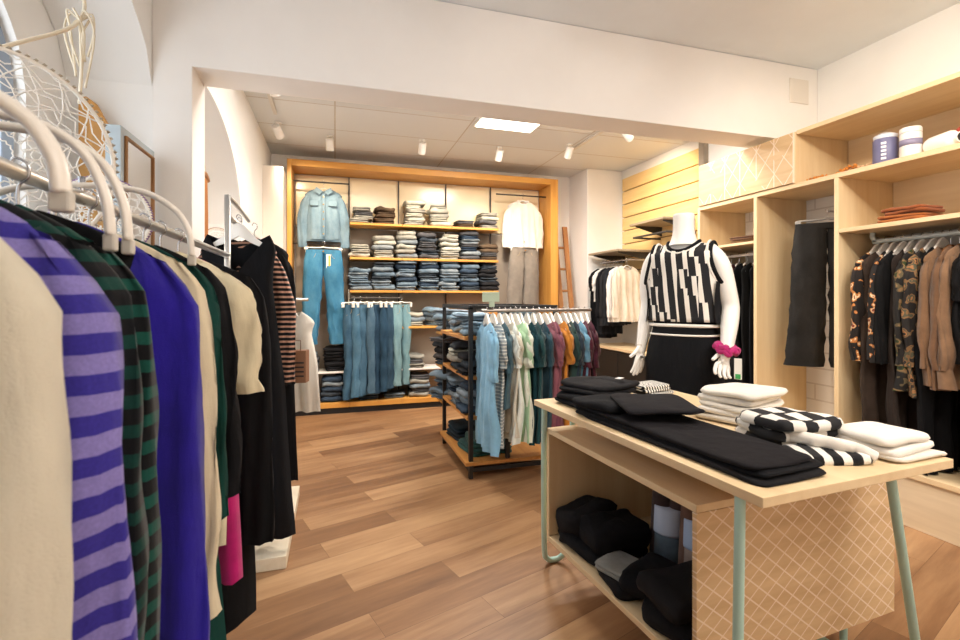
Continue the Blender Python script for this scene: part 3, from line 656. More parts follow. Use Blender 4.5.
# right bay: white shirt and grey trousers
ws = garment('shirt', fab('ddd3c8', .05), L=.58, W=.20, hem=.24, sl=.50, loc=(2.235, 5.56, 2.535), slr=(.09, .07), slout=.06, depth=.06, scoop=.045, label='white long sleeved blouse hanging above grey trousers at the wall unit end', cat='blouse', short='white blouse in the wall unit', amp=.016, seed=11, collar=fab('f3eae0', .05))
gt = empty('hanging_trousers', (2.23, 5.50, 1.94), .12); gt.rotation_euler = (0, R(2), .12); pants_parts(gt, fab('7f766c', .12), W=.20, L=1.05, knee=.10, hem=.11, depth=.07, seed=8, detail=True, splay=.004)
tag(gt, 'grey wide leg trousers hanging below the white blouse in the wall unit', 'trousers')
m = MB().tube([(2.23, 5.50, 1.94), (2.23, 5.71, 1.97)], .008, 8); m.box(2.20, 5.70, 1.94, 2.26, 5.728, 2.0); tag(m.build('display_hook', BLK, None, 60), 'short black arm holding the grey trousers in the wall unit', 'hook')
clip_hang((2.23, 5.50, 1.94), .12, 'white clip hanger holding the grey wide leg trousers', .19)

# leaning ladder
ld = empty('wooden_ladder', (2.80, 5.27, 0)); LW = wood('8f5f38', 'b5804e', 'Z', 1, .6)
for x in (-.072, .072):
    m = MB(); zt = 2.13 if x < 0 else 2.18; m.loft([[(x-.032, .0, 0), (x+.032, .0, 0), (x+.032, .035, 0), (x-.032, .035, 0)], [(x-.032, .40, zt), (x+.032, .40, zt), (x+.032, .435, zt), (x-.032, .435, zt)]]); m.build('rail', LW, ld, None, .006)
for k in range(7): y = .40*(.22+.28*k)/2.05; MB().tube([(-.07, y+.017, .22+.28*k), (.07, y+.017, .22+.28*k)], .016, 10).build('rung', LW, ld, 180)
tag(ld, 'rustic brown wooden ladder leaning in the corner beside the wall unit', 'ladder')

# ------------------------------------------------------------------ slatted wall panel, rail and low cabinet on the right
sw = empty('slatwall_panel', (3.47, 4.6, 0)); SWM = wood('e3bd78', 'f0d094', 'Y', .6, .4)
for k in range(9):
    z1 = 2.74-k*.165; box('slat', SWM, -.012, -.68, z1-.153, .028, .66, z1, sw, .003)
box('backing', plain('8a6334', .7), .016, -.675, 1.27, .029, .655, 2.73, sw, 0)
box('edge_post', wood('8f8474', 'a2968a', 'Z'), -.03, -.75, 1.2, .03, -.682, 2.80, sw)
tag(sw, 'yellow wood slatted display panel high on the right wall', 'slatwall')
def shelfarm(name, y0, y1, z, label, x0=3.12, col='8f8474'):
    r = empty(name, (3.45, (y0+y1)/2, z)); box('board', wood('9a8a70', 'b3a188', 'Y'), x0-3.45, y0-(y0+y1)/2, 0, .004, y1-(y0+y1)/2, .022, r)
    for s in (-1, 1):
        yy = s*((y1-y0)/2-.06); m = MB(); m.prism([(-.0, -.10), (.004, 0), (x0-3.45+.04, 0), (x0-3.45+.04, -.012)], 'Y', yy-.004, yy+.004); m.build('bracket', plain('3a3632', .4), r)
    tag(r, label, 'shelf'); return r
shelfarm('wall_shelf', 3.98, 4.55, 2.03, 'upper brown shelf on the slatted panel, behind the mannequin', 3.08)
shelfarm('wall_shelf', 4.62, 5.26, 1.77, 'lower brown shelf on the slatted panel, above the hanging blouses', 2.98)
rl = MB().tube([(3.44, 5.2, 1.68), (3.13, 5.2, 1.68), (3.13, 4.62, 1.68), (3.44, 4.62, 1.68)], .011, 10); tag(rl.build('clothes_rail', CHR, None, 60), 'chrome rail under the lower brown shelf, holding blouses', 'rail')
rl = MB().tube([(3.44, 4.5, 1.90), (3.10, 4.5, 1.90), (3.10, 3.96, 1.90), (3.44, 3.96, 1.90)], .011, 10); tag(rl.build('clothes_rail', plain('3a3632', .4), None, 60), 'dark rail under the upper brown shelf behind the mannequin', 'rail')
ZR = 1.691
gl = [(5.17, '131316', .84, 'tee', 'long black top hanging farthest back under the lower brown shelf'), (5.09, 'e9e4dc', .40, 'tee', 'short white top hanging behind the striped sleeve blouses'), (5.01, '1a1a1d', .78, 'ls', 'black long sleeved blouse hanging third from the wall corner'),
      (4.93, '2c2c2e', .68, 'ls', 'dark charcoal blouse hanging fourth from the wall corner'), (4.85, '26282c', .66, 'ls', 'dark grey blouse hanging next to the white blouse'), (4.77, 'f2ede6', .62, 'ls', 'white blouse hanging behind the cream blouse on the chrome rail'), (4.67, 'ddd0bd', .62, 'ls', 'cream long sleeved blouse hanging at the front of the chrome rail')]
for i, (y, c, L, k, lb) in enumerate(gl):
    garment('blouse', fab(c, .06), L=L, W=.185, hem=.20, sl=(.5 if k == 'ls' else .2), loc=(3.13, y, ZR), rot=R(8), label=lb, cat='blouse', group='blouses on the chrome rail', short=lb.split(' hanging')[0] + ' on the chrome rail', amp=.016, depth=.03, slr=(.06, .045), slout=.02)
lc = empty('low_cabinet', (3.25, 4.4, 0)); box('body', plain('131312', .5), -.22, -.85, .0, .249, .85, .66, lc, .004); box('cabinet_top', PLY, -.24, -.87, .66, .249, .87, .69, lc)
for k in range(3): box('drawer_front', plain('171716', .5), -.228, -.84+k*.565, .05, -.219, -.84+k*.565+.55, .63, lc, .002)
tag(lc, 'low black cabinet with a pale wood top behind the mannequin', 'cabinet')
pk = empty('gift_box', (3.22, 4.25, .69)); box('carton', plain('a88a63', .7), -.08, -.1, 0, .08, .1, .12, pk); box('lid', plain('c8b08a', .6), -.083, -.103, .09, .083, .103, .125, pk); tag(pk, 'small brown carton on the low black cabinet beside the mannequin arm', 'box')

# ------------------------------------------------------------------ plywood wardrobe on the right wall
wr = empty('wardrobe', (3.0, 2.0, 0)); BR = brick_mat()
def wbox(name, mat, x0, y0, z0, x1, y1, z1, b=.002): return box(name, mat, x0-3, y0-2, z0, x1-3, y1-2, z1, wr, b)
for y in (3.40, 2.82, 2.215, 1.0, .4): wbox('upright_panel', PLYZ, 3.0, y-.0, .30, 3.49, y+.028, 2.00)
wbox('shelf', PLY, 3.0, 0.4, 2.0, 3.49, 3.428, 2.03); wbox('base_top', PLY, 2.99, .4, .27, 3.49, 3.45, .30); wbox('plinth', wood('d9c4a4', 'e6d3b4', 'Y'), 3.0, .4, 0, 3.02, 3.44, .269)
wbox('back_panel', BR, 3.485, .43, .30, 3.496, 3.39, 2.0, 0)
wbox('shelf', PLY, 3.01, 2.848, 1.66, 3.48, 3.40, 1.68); wbox('shelf', PLY, 3.0, 1.03, 1.655, 3.48, 2.213, 1.68); wbox('shelf_back', PLY, 3.475, 1.03, 1.68, 3.484, 2.213, 2.0)
m = MB().tube([(.2, 2.84-2.0+.008, 1.60), (.2, 1.40, 1.60)], .012, 10); m.build('clothes_rail', WHT, wr, 180)
m = MB().tube([(.2, .213, 1.60), (.2, -.97, 1.60)], .014, 10)
m = MB(); m.tube(spline([(.2, .15, 1.655), (.2, .15, 1.625), (.2, .12, 1.60), (.2, .05, 1.60), (.2, -.95, 1.60)], 5), .014, 10); m.build('clothes_rail', plain('ccd3d0', .35), wr, 180)
tag(wr, 'pale plywood wardrobe along the right wall with open bays and brown clothes', 'wardrobe')
cb = empty('wall_cupboard', (3.0, 2.96, 2.03)); box('cupboard_body', PLY, .01, -.43, 0.001, .49, .44, .345, cb); box('cupboard_door', lattice_ply('cup'), -.012, -.45, .005, .009, .44, .35, cb); box('side_panel', PLYZ, -.004, -.455, .001, .49, -.432, .352, cb)
tag(cb, 'long plywood cupboard with a white geometric lattice front under the beam', 'cupboard')
ob = empty('open_box_shelf', (3.0, 1.5, 2.03)); box('top_board', PLY, 0, -1.1, .33, .49, 1.0, .358, ob); box('back_board', PLY, .478, -1.08, 0.001, .49, 1.0, .33, ob); box('side_panel', PLYZ, 0, -1.1, .001, .478, -1.075, .33, ob)
tag(ob, 'open plywood top shelf with jars and dried flowers', 'shelf')

# hanging clothes in the right bay
def hangrow(): pass
BRN = '6b4c34'
rb = [(2.12, 'b', printed('19120f', ('c07a3e', 'e6cfa8', '8a3f22'), 20, .56), 'ls', .62, 'black blouse with orange leaf print hanging nearest the plywood divider', 'leaf print blouse nearest the divider'),
      (2.075, 'd', fab('3a2f28'), 'dress', 1.12, 'long dark brown dress hanging second in the right bay', 'long dark brown dress'),
      (2.03, 'b', printed('151110', ('b8763e', 'd9c3a0', '7c3a20'), 24, .56), 'ls', .64, 'black blouse with rust and cream print, third in the right bay', 'rust and cream print blouse'),
      (1.98, 'b', fab('121213'), 'ls', .66, 'plain black blouse between the printed blouses', 'plain black blouse between prints'),
      (1.935, 'd', fab('2e2622'), 'dress', 1.14, 'long brown black dress hanging behind the camouflage blouse', 'long brown black dress'),
      (1.885, 'b', printed('171412', ('5d5138', '8a6a44', '32401f'), 17, .52), 'ls', .80, 'olive and black camouflage patterned blouse in the right bay', 'camouflage patterned blouse'),
      (1.83, 'b', printed('1a1512', ('7a5a38', '4a4a38', '9a6a40'), 19, .50), 'ls', .82, 'longer black blouse with brown speckled print beside the camouflage one', 'brown speckled blouse'),
      (1.79, 'd', fab('0f0f11'), 'dress', 1.22, 'long black dress hanging behind the brown cardigans', 'black dress behind the cardigans'),
      (1.755, 'k', fab('7b5c42'), 'ls', .74, 'brown cardigan hanging first after the printed blouses', 'first brown cardigan'),
      (1.715, 'k', fab('6d4f38'), 'ls', .76, 'second brown cardigan, slightly darker, in the right bay', 'second brown cardigan'),
      (1.675, 'k', fab('83644a'), 'ls', .75, 'third brown cardigan, beside the black t-shirt', 'third brown cardigan'),
      (1.61, 't', fab('101012'), 'tee', .62, 'black short sleeved top hanging right of the brown cardigans', 'black short sleeved top'),
      (1.56, 'd', fab('0d0d0f'), 'dress', 1.25, 'long black dress under the black short sleeved top', 'long black dress by the taupe coats'),
      (1.50, 'd', fab('101012'), 'dress', 1.27, 'long black dress next to the taupe coat', 'long black dress next to the coat'),
      (1.43, 'c', fab('83705f'), 'ls', .80, 'taupe brown coat hanging at the right edge', 'taupe coat'),
      (1.37, 'c', fab('7b6958'), 'ls', 1.1, 'long taupe dress behind the taupe coat at the right edge', 'long taupe dress'),
      (1.30, 'c', fab('85725f'), 'ls', .8, 'second taupe coat at the far right edge', 'second taupe coat')]
for i, (y, nm, mt, k, L, lb, sh) in enumerate(rb):
    nme = {'b': 'blouse', 'd': 'dress', 'k': 'cardigan', 't': 'top', 'c': 'coat'}[nm]
    garment(nme, mt, L=L, W=.185, hem=(.21 if k != 'dress' else .2), sl={'ls': .58, 'tee': .22, 'dress': 0}[k], loc=(3.2, y, 1.613), rot=R(rnd.uniform(-4, 8)), label=lb, cat=nme, group='clothes in the right bay of the wardrobe', short=sh, hanger='wood' if 8 <= i <= 10 or i > 13 else 'tall', neck=.085, amp=.02, depth=.028, slr=(.06, .042), slout=.025)
# middle bay trousers
tr = empty('hanging_trousers', (3.28, 2.50, 1.86), R(-46)); pants_parts(tr, denim('232221', '45423f', .1), W=.205, L=1.0, knee=.105, hem=.12, depth=.06, detail=False, seed=4, top=-.09, amp=.004, splay=.004)
tag(tr, 'faded black wide leg jeans hanging in the middle bay of the wardrobe', 'trousers'); clip_hang((3.28, 2.50, 1.86), R(-46), 'clear grey clip hanger holding the faded black jeans', .18, 'a8a49e')
m = MB().tube([(3.28, 2.50, 1.855), (3.478, 2.50, 1.855)], .007, 8).box(3.472, 2.50, 1.83, 3.484, 2.56, 1.92); tag(m.build('wall_hook', CHR, None, 60), 'chrome arm holding the faded black jeans in the middle bay', 'hook')
for i, (y, c, L, k) in enumerate(((3.33, '141416', 1.05, 'long black dress deepest in the left bay'), (3.26, '191919', 1.1, 'second black dress in the left bay behind the mannequin arm'), (3.18, '3a1518', .5, 'dark red top hanging in the left bay'), (3.10, '111113', 1.12, 'third black dress in the left bay'), (3.01, '141414', 1.12, 'fourth black dress in the left bay, by the divider'), (2.93, '101012', 1.1, 'front black dress in the left bay'))):
    garment('dress', fab(c), L=L, W=.17, hem=.19, sl=0, loc=(3.2, y, 1.613), rot=R(6), label=k, cat='dress', group='black dresses in the left bay', short=k, amp=.02, depth=.025)
# folded things on wardrobe shelves
def folded(name, mat, w, d, h, n, loc, rz, label, cat, group=None, seed=1, wob=.006, jit=.006, tilt=0, e=.35, ex=.28):
    o = fold(w, d, h, n, seed, jit, wob, e, ex).build(name, mat, None, 180); o.location = loc; o.rotation_euler = (tilt, 0, rz); return tag(o, label, cat, group)
folded('folded_sweater', fab('a8612c'), .22, .24, .04, 2, (3.12, 1.90, 1.681), .1, 'rust brown folded sweater, lower one on the shelf above the clothes', 'sweater', seed=21, jit=.012)
folded('folded_sweater', fab('8f4d24'), .20, .22, .04, 2, (3.12, 1.885, 1.721), -.06, 'dark rust folded sweater, upper one on the shelf above the clothes', 'sweater', seed=22, jit=.012)
folded('folded_sweater', fab('8c6a48'), .24, .26, .028, 2, (3.17, 3.02, 1.681), .1, 'brown folded sweater, lower one on the left bay shelf', 'sweater', seed=23)
folded('folded_sweater', fab('6d4a32'), .24, .25, .025, 2, (3.15, 3.02, 1.709), 0, 'dark brown folded sweater, upper one on the left bay shelf', 'sweater', seed=24)
# jars on the top shelf
jr = empty('label_tin', (3.11, 2.02, 2.03)); MB().lathe([(0, 0), (.058, 0), (.06, .004), (.06, .15), (.054, .158), (0, .158)], n=28).build('can', plain('6d6c8e', .4), jr, 40); MB().lathe([(.0, .155), (.056, .155), (.058, .175), (.03, .19), (0, .19)], n=24).build('lid', plain('d8dbe2', .4), jr, 40)
m = MB()
for k in range(5): m.box(-.0615, -.012, .028+k*.022, -.0585, .012, .028+k*.022+.012)
o = m.build('printed_marks', plain('f2f0f2', .6), jr); o.location = (0.0, 0, 0); o.rotation_euler = (0, 0, R(25))
tag(jr, 'purple tin with white lettering and pale lid on the top shelf', 'tin')
jr = empty('candle_jar', (3.11, 1.89, 2.03)); MB().lathe([(0, 0), (.046, 0), (.05, .006), (.05, .145), (.045, .15), (0, .15)], n=28).build('jar', plain('f4efe8', .35), jr, 40); MB().lathe([(.0, .15), (.05, .15), (.05, .172), (.046, .178), (0, .178)], n=24).build('lid', WHT, jr, 40); MB().lathe([(.0508, .075), (.0508, .11)], n=28).build('label_band', plain('8c86a0', .5), jr, 180)
tag(jr, 'upright white jar with a grey label band beside the purple tin', 'jar')
bt = empty('white_bottle', (3.13, 1.74, 2.085)); Q = Matrix.Rotation(R(78), 3, 'Y') ; Q = Matrix.Rotation(R(-18), 3, 'Z') @ Matrix.Rotation(PI/2, 3, 'X')
MB().lathe([(0, -.09), (.045, -.085), (.05, -.07), (.05, .04), (.042, .06), (.03, .07), (.03, .09), (0, .09)], n=28, M=Q).build('bottle', plain('f6f2ea', .35), bt, 50); MB().lathe([(0, .0905), (.024, .0905), (.024, .0925), (0, .0925)], n=20, M=Q).build('opening', plain('2b2a26', .6), bt)
tag(bt, 'white bottle lying on its side on the top shelf, dark mouth outward', 'bottle')
def dried(loc, label, n, col, cols, ln, seed, flat=.15):
    r = random.Random(seed); root = empty('dried_flowers', loc); m = MB(); f = MB()
    for k in range(n):
        a = r.uniform(-.35, .35)+PI/2*r.choice((1, -1)) if flat else 0; l = ln*r.uniform(.5, 1); p = [(0, 0, .008)]
        for q in range(1, 5): p.append((math.cos(a)*l*q/4+r.uniform(-.015, .015), math.sin(a)*l*q/4+r.uniform(-.01, .01), .008+flat*l*q/4*r.uniform(.3, 1)))
        m.tube(p, .0028, 5)
        for q in p[1:]:
            for z in range(2):
                c = Vector(q)+Vector((r.uniform(-.015, .015), r.uniform(-.015, .015), r.uniform(0, .015))); f.lathe([(0, -.009), (.007, -.004), (.009, .002), (0, .009)], c, 6)
    m.build('stem', plain(col, .8), root, 180); f.build('blossom', [plain(cols[0], .7)], root, 60); tag(root, label, 'flowers'); return root
dried((3.09, 2.32, 2.032), 'dried orange twig lying at the left end of the top shelf', 8, 'a8632c', ('d88a3c',), .20, 3)
dried((3.09, 2.16, 2.032), 'small dried branch lying left of the purple tin', 5, 'b8834c', ('e0b890',), .1, 4)
dried((3.12, 1.60, 2.032), 'dried green and pink flower bunch right of the white bottle', 12, '6a6a3c', ('b04a3c',), .14, 5, .9)
dried((3.25, 1.78, 2.032), 'dried yellow green sprig behind the white bottle', 8, '7c8a4a', ('c8b85a',), .12, 6, 1.2)

# ------------------------------------------------------------------ display table with nested box
TR = R(4); TP = Vector((.922, .850, 0))
def tw(x, y, z=0): return (TP.x+x*math.cos(TR)-y*math.sin(TR), TP.y+x*math.sin(TR)+y*math.cos(TR), z)
tb = empty('display_table', tuple(TP), TR)
box('tabletop', PLY, 0, 0, .775, .735, 1.12, .80, tb, .002)
m = MB(); m.tube(spline([(.018, .075, .776), (.014, .078, .40), (.01, .08, .03), (.03, .085, .012), (.10, .09, .012), (.13, .092, .03), (.16, .095, .40), (.19, .10, .776)][:3], 4), .0125, 12); m.build('leg', MINT, tb, 50)
m = MB(); m.tube([(.585, .075, .776), (.80, .10, .03), (.81, .11, .012), (.80, .15, .012), (.80, 1.0, .012), (.79, 1.04, .03), (.62, 1.02, .776)], .0125, 12); m.build('leg', MINT, tb, 50)
m = MB(); m.tube(spline([(.02, 1.06, .776), (.055, 1.13, .5), (.09, 1.19, .10), (.115, 1.21, .03), (.15, 1.215, .014), (.185, 1.20, .03), (.205, 1.18, .10), (.20, 1.135, .40), (.19, 1.105, .775)], 6), .0125, 12); m.build('leg', MINT, tb, 180)
tag(tb, 'pale plywood display table with mint green tube legs, covered in folded clothes', 'table')
bx = empty('display_box', tuple(TP), TR); BX0, BX1, BY0, BY1, BZ0, BZ1 = .045, .91, .237, 1.085, .19, .68
box('top_panel', PLY, BX0, BY0, BZ1-.022, BX1, BY1, BZ1, bx); box('bottom_panel', PLY, BX0, BY0+.017, BZ0, BX1, BY1, BZ0+.022, bx)
box('back_panel', PLY, BX1-.022, BY0+.017, BZ0+.023, BX1, BY1-.02, BZ1-.023, bx); box('end_panel', PLYZ, BX0, BY1-.02, BZ0+.023, BX1, BY1, BZ1-.023, bx)
box('lattice_panel', lattice_ply('table'), BX0, BY0, BZ0, BX1, BY0+.016, BZ1-.023, bx, .001)
for (x, y) in ((BX0+.3, BY0+.1), (BX1-.1, BY0+.1), (BX0+.3, BY1-.1), (BX1-.1, BY1-.1)): MB().tube([(x, y, 0), (x, y, BZ0)], .012, 10).build('foot', MINT, bx, 180)
tag(bx, 'low plywood box with a white diamond lattice front, nested beneath the table', 'display box')
K = {'blk': fab('131316', .1), 'blk2': fab('1b1a1c', .1), 'blk3': fab('19171a', .1), 'wht': fab('ece5da', .05), 'wht2': fab('e4dccf', .05), 'grey': fab('85857f', .12)}
def tf(name, mat, w, d, h, n, x, y, z, rz, label, cat, seed, wob=.006, jit=.006, group=None, tilt=0):  # world coordinates
    return folded(name, mat, w, d, h, n, (x, y, z), rz, label, cat, group, seed, wob, jit, tilt, *((.12, .14) if 'trousers' in name else (.55, .42) if h > .06 else (.35, .28)))
Z0 = .801
tf('folded_sweater', K['blk'], .30, .27, .05, 2, 1.075, 1.80, Z0, .15, 'black folded sweater at the bottom of the pile on the far table corner', 'sweater', 31, .010, .012)
tf('folded_sweater', K['blk2'], .27, .24, .05, 2, 1.08, 1.83, Z0+.048, .3, 'black folded sweater at the top of the pile on the far table corner', 'sweater', 32, .012, .012)
o = box('paper_label', plain('eceae6', .6), -.02, -.012, 0, .02, .012, .002); o.location = (1.17, 1.80, Z0+.104); o.rotation_euler = (0, 0, .5); tag(o, 'small white label on the black sweater pile', 'label')
tf('folded_knit', stripes('f0ebe2', '17171a', .0135, .5, 'X'), .17, .15, .035, 2, 1.36, 1.84, Z0, .35, 'black and white striped folded top, lower one behind the black piles', 'top', 33)
tf('folded_knit', stripes('f0ebe2', '17171a', .014, .5, 'X'), .16, .13, .032, 2, 1.35, 1.84, Z0+.035, .1, 'black and white striped folded top, upper one behind the black piles', 'top', 34)
tf('folded_trousers', K['blk2'], .25, .84, .013, 1, 1.045, 1.30, Z0, .06, 'long black folded trousers, lowest layer along the table edge', 'trousers', 35, .0055)
tf('folded_trousers', K['blk'], .25, .82, .013, 1, 1.05, 1.31, Z0+.0125, .09, 'long black folded trousers, middle layer along the table edge', 'trousers', 36, .0055)
tf('folded_trousers', K['blk3'], .245, .81, .013, 1, 1.055, 1.32, Z0+.025, .07, 'long charcoal black folded trousers, top layer along the table edge', 'trousers', 37, .0055)
tf('folded_sweater', K['blk'], .29, .25, .028, 1, 1.03, 1.60, Z0+.038, .2, 'black folded sweater lying across the far end of the long trousers', 'sweater', 38, .008)
tf('folded_shirt', K['blk3'], .27, .30, .016, 1, 1.09, 1.46, Z0+.066, -.35, 'charcoal folded top lying askew on the black trousers', 'top', 39, .006)
for k, (rz, w, d) in enumerate(((.3, .27, .22), (.42, .26, .21), (.28, .27, .21), (.35, .25, .22), (.25, .26, .22))):
    tf('folded_sweater', K['wht'] if k % 2 else K['wht2'], w, d, .024, 1, 1.445+.004*k, 1.455-.003*k, Z0+.0225*k, rz, 'white folded sweater, ' + ['lowest', 'second from the bottom', 'middle one', 'fourth from the bottom', 'topmost'][k] + ' of the pile by the mannequin hand', 'sweater', 41+k, .007, .01)
BW = bwcheck(.045)
for k in range(3):
    tf('folded_vest', BW, .25, .19, .033, 1, 1.36-.008*k, 1.17-.012*k, Z0+.029*k, -.25+.1*k, 'black and white block pattern folded vest, ' + ['lowest', 'middle one', 'topmost'][k] + ' of three beside the white pile', 'vest', 51+k, .008)
tf('folded_vest', stripes('efe9df', '161618', .05, .55, 'X'), .20, .11, .028, 1, 1.31, 1.01, Z0, -.35, 'black vest with white edging lying in front of the block pattern pile', 'vest', 55, .006)
m = MB(); pts = spline([(1.28, 1.09, Z0+.045), (1.32, 1.01, Z0+.044), (1.37, .965, Z0+.034), (1.40, .935, Z0+.016)], 6); m.tube(pts, [.010, .013, .016, .018, .019, .02]*3+[.02], 14, ry=[.018]*19)
tag(m.build('knit_sleeve', K['wht'], None, 180), 'cream knitted sleeve end lying over the black vest', 'sleeve')
for k, (rz, w, d) in enumerate(((.05, .24, .19), (.12, .22, .18), (0, .205, .17))):
    tf('folded_shirt', K['wht2'] if k == 0 else K['wht'], w, d, [.014, .026, .026][k], 1, 1.555-.008*k, 1.0+.006*k, Z0+[0, .013, .038][k], rz, 'white folded shirt, ' + ['lowest flat', 'middle', 'topmost'][k] + ' one of the pile at the right table corner', 'shirt', 61+k, .006)
# inside the box
ZB = BZ0+.0225
def bf(name, mat, w, d, h, n, x, y, z, rz, label, cat, seed, wob=.006, tilt=0, jit=.006):
    p = tw(x, y, z); return tf(name, mat, w, d, h, n, p[0], p[1], p[2], rz+TR, label, cat, seed, wob, jit, None, tilt)
bf('folded_sweater', K['blk'], .28, .30, .05, 1, .20, .915, ZB, .1, 'black folded sweater, lower one at the far end of the box', 'sweater', 71, .014)
bf('folded_sweater', K['blk2'], .26, .17, .10, 1, .19, .985, ZB+.047, .2, 'black bulky sweater at the far left on top inside the box', 'sweater', 72, .02)
bf('folded_sweater', K['blk'], .27, .19, .095, 1, .22, .84, ZB+.047, -.1, 'black bulky sweater on top, beside the rolled socks in the box', 'sweater', 73, .02)
bf('folded_sweater', K['blk2'], .24, .22, .035, 1, .17, .66, ZB, -.2, 'black folded sweater beneath the grey one in the box', 'sweater', 74, .008)
bf('folded_sweater', K['grey'], .15, .17, .03, 2, .14, .68, ZB+.034, .25, 'light grey folded knit on the black sweater in the box', 'sweater', 75, .008)
bf('folded_sweater', K['blk'], .24, .24, .045, 1, .20, .55, ZB+.033, .5, 'black sweater overlapping the grey knit in the box', 'sweater', 76, .012)
bf('folded_sweater', K['blk'], .32, .26, .075, 1, .21, .40, ZB, .05, 'black thick folded sweater, lower one behind the lattice panel', 'sweater', 77, .012)
bf('folded_sweater', K['blk2'], .30, .22, .06, 1, .20, .41, ZB+.074, -.05, 'black thick folded sweater, upper one behind the lattice panel', 'sweater', 78, .012)
def sock_roll(x, y, h, r, ca, cb, label, lean):
    p = tw(x, y, ZB); root = empty('rolled_textile', p, TR); root.rotation_euler = (R(lean), R(3), TR)
    for s, dx in ((0, 0), (1, r*1.5)):
        m = MB(); m.lathe([(0, 0), (r*.9, 0), (r, .02), (r*.98, h*.5), (r*.95, h-.015), (r*.6, h), (0, h-.005)], (dx*.6, -dx*.8, 0), 20); m.build('roll', fab(ca), root, 180)
    MB().lathe([(r*1.5, h*.42), (r*1.52, h*.45), (r*1.52, h*.78), (r*1.5, h*.8)], (r*.45, -r*.55, 0), 24).build('paper_band', plain(cb, .6), root, 180)
    MB().lathe([(r*1.1, 0), (r*1.47, .01), (r*1.45, h*.42), (0, h*.42)], (r*.45, -r*.55, 0), 24).build('lower_roll', fab({'4a3a38': '5c6c78', '77584a': '9c8a80'}[ca]), root, 180)
    tag(root, label, 'rolled socks')
sock_roll(.377, .756, .27, .042, '4a3a38', 'c9d3e6', 'blue grey rolled socks with a pale paper band standing in the box', 0)
sock_roll(.40, .62, .27, .046, '77584a', 'b9cbe8', 'brown rolled socks with a pale blue paper band behind the lattice panel', 0)

# ------------------------------------------------------------------ black gondola rack with wooden shelves
G = empty('clothes_gondola', (.9, 3.2, 0)); GX, GY = .64, .84
def gtube(name, a, b): 
    m = MB(); d = .0145
    lo = [min(a[i], b[i])-d for i in range(3)]; hi = [max(a[i], b[i])+d for i in range(3)]; lo[2] = max(lo[2], 0)
    return m.box(*lo, *hi).build(name, BLK, G, None, .002)
for (x, y) in ((0, 0), (0, GY), (GX, 0), (GX, GY)): gtube('post', (x, y, 0), (x, y, 1.17))
for z in (1.185,): gtube('top_bar', (0, 0, z), (0, GY, z)); gtube('top_bar', (GX, 0, z), (GX, GY, z)); gtube('top_bar', (.03, 0, z), (GX-.03, 0, z)); gtube('top_bar', (.03, GY, z), (GX-.03, GY, z))
for (a, b) in (((.03, 0, .06), (GX-.03, 0, .06)), ((0, .03, .06), (0, GY-.03, .06)), ((.27, 0, .09), (.27, 0, 1.155)), ((.27, GY, .09), (.27, GY, 1.155))): gtube('cross_bar', a, b)
gsh = [(.12, -.045, .60), (.42, -.02, .26), (.70, -.02, .26), (.98, -.04, .26)]
for z, x0, x1 in gsh: box('shelf', ORWY, x0, .03 if z > .2 else -.03, z-.025, x1, GY-.03, z, G, .003)
for z in (.98,): box('shelf', ORWY, .30, .03, z-.025, .58, GY-.03, z, G, .003)
for z, y0 in ((.95, GY+.02), (.66, GY+.02), (.36, GY+.02)): box('end_shelf', ORW, -.02, y0, z-.02, .40, y0+.24, z, G, .003)
box('end_panel', ORW, .29, GY-.026, 1.0, GX-.02, GY-.016, 1.165, G, .002)
m = MB(); m.tube([(.04, -.13, 1.165), (.86, -.13, 1.165)], .011, 10); m.tube([(.05, -.13, 1.165), (.05, 0, 1.165)], .008, 8); m.tube([(.62, -.13, 1.165), (.62, 0, 1.165)], .008, 8); m.build('front_rail', plain('8d8680', .3, 1), G, 60)
tag(G, 'black metal rack with orange wood shelves of folded denim and a rail of t-shirts', 'clothes rack')
sg = empty('sign_holder', (1.02, 3.075, 1.19)); box('card', plain('b9cbb4', .6), -.075, -.003, .035, .045, .003, .10, sg, .001); MB().tube([(-.01, 0, -.012), (-.01, 0, .04)], .004, 6).build('clip_stem', CHR, sg, 180); box('clip', plain('b9cbb4', .6), -.025, -.006, .0, .01, .006, .035, sg, .001)
tag(sg, 'small sage green blank sign card clipped on the t-shirt rail', 'sign')
def gstack(x, y, z, n, tints, txt, sd, rz=PI/2, kind='jeans', spread=.02): jstack(x, y, z, n, tints, txt, 'folded clothes on the black rack', rz, 0, None, kind, sd, spread)
gstack(1.01, 3.38, .98, 3, ('light', 'light', 'mid'), 'the near post stack, top rack shelf', 1)
gstack(1.01, 3.72, .98, 3, ('light', 'steel'), 'the far pale stack, top rack shelf', 2)
gstack(1.34, 3.45, .98, 4, ('light', 'pale', 'steel'), 'the stack behind the near post, top rack shelf', 3)
gstack(1.00, 4.17, .95, 4, ('steel', 'mid', 'light'), 'the bulky heap at the rack end, top level', 4, .6, spread=.04)
gstack(1.01, 3.38, .70, 3, ('black', 'dark'), 'the dark stack by the near post, second rack shelf', 5)
gstack(1.01, 3.66, .70, 4, ('dark', 'grey', 'pale'), 'the grey topped stack, second rack shelf', 6)
gstack(.98, 4.17, .66, 5, ('dark', 'dgrey', 'black'), 'the black heap at the rack end, second level', 7, .4, spread=.04)
gstack(1.01, 3.38, .42, 4, ('navy', 'mid', 'steel'), 'the near post stack, third rack shelf', 8)
gstack(1.01, 3.70, .42, 4, ('mid', 'steel', 'navy'), 'the far blue stack, third rack shelf', 9)
gstack(.98, 4.15, .36, 5, ('blue', 'mid', 'navy'), 'the blue heap at the rack end, third level', 10, .5, spread=.04)
TEAL = fab('1d4f4c', .2)
tf('folded_sweater', TEAL, .34, .36, .05, 2, 1.08, 3.45, .121, .1, 'dark teal folded sweater, lower one on the bottom rack shelf', 'sweater', 91, .01)
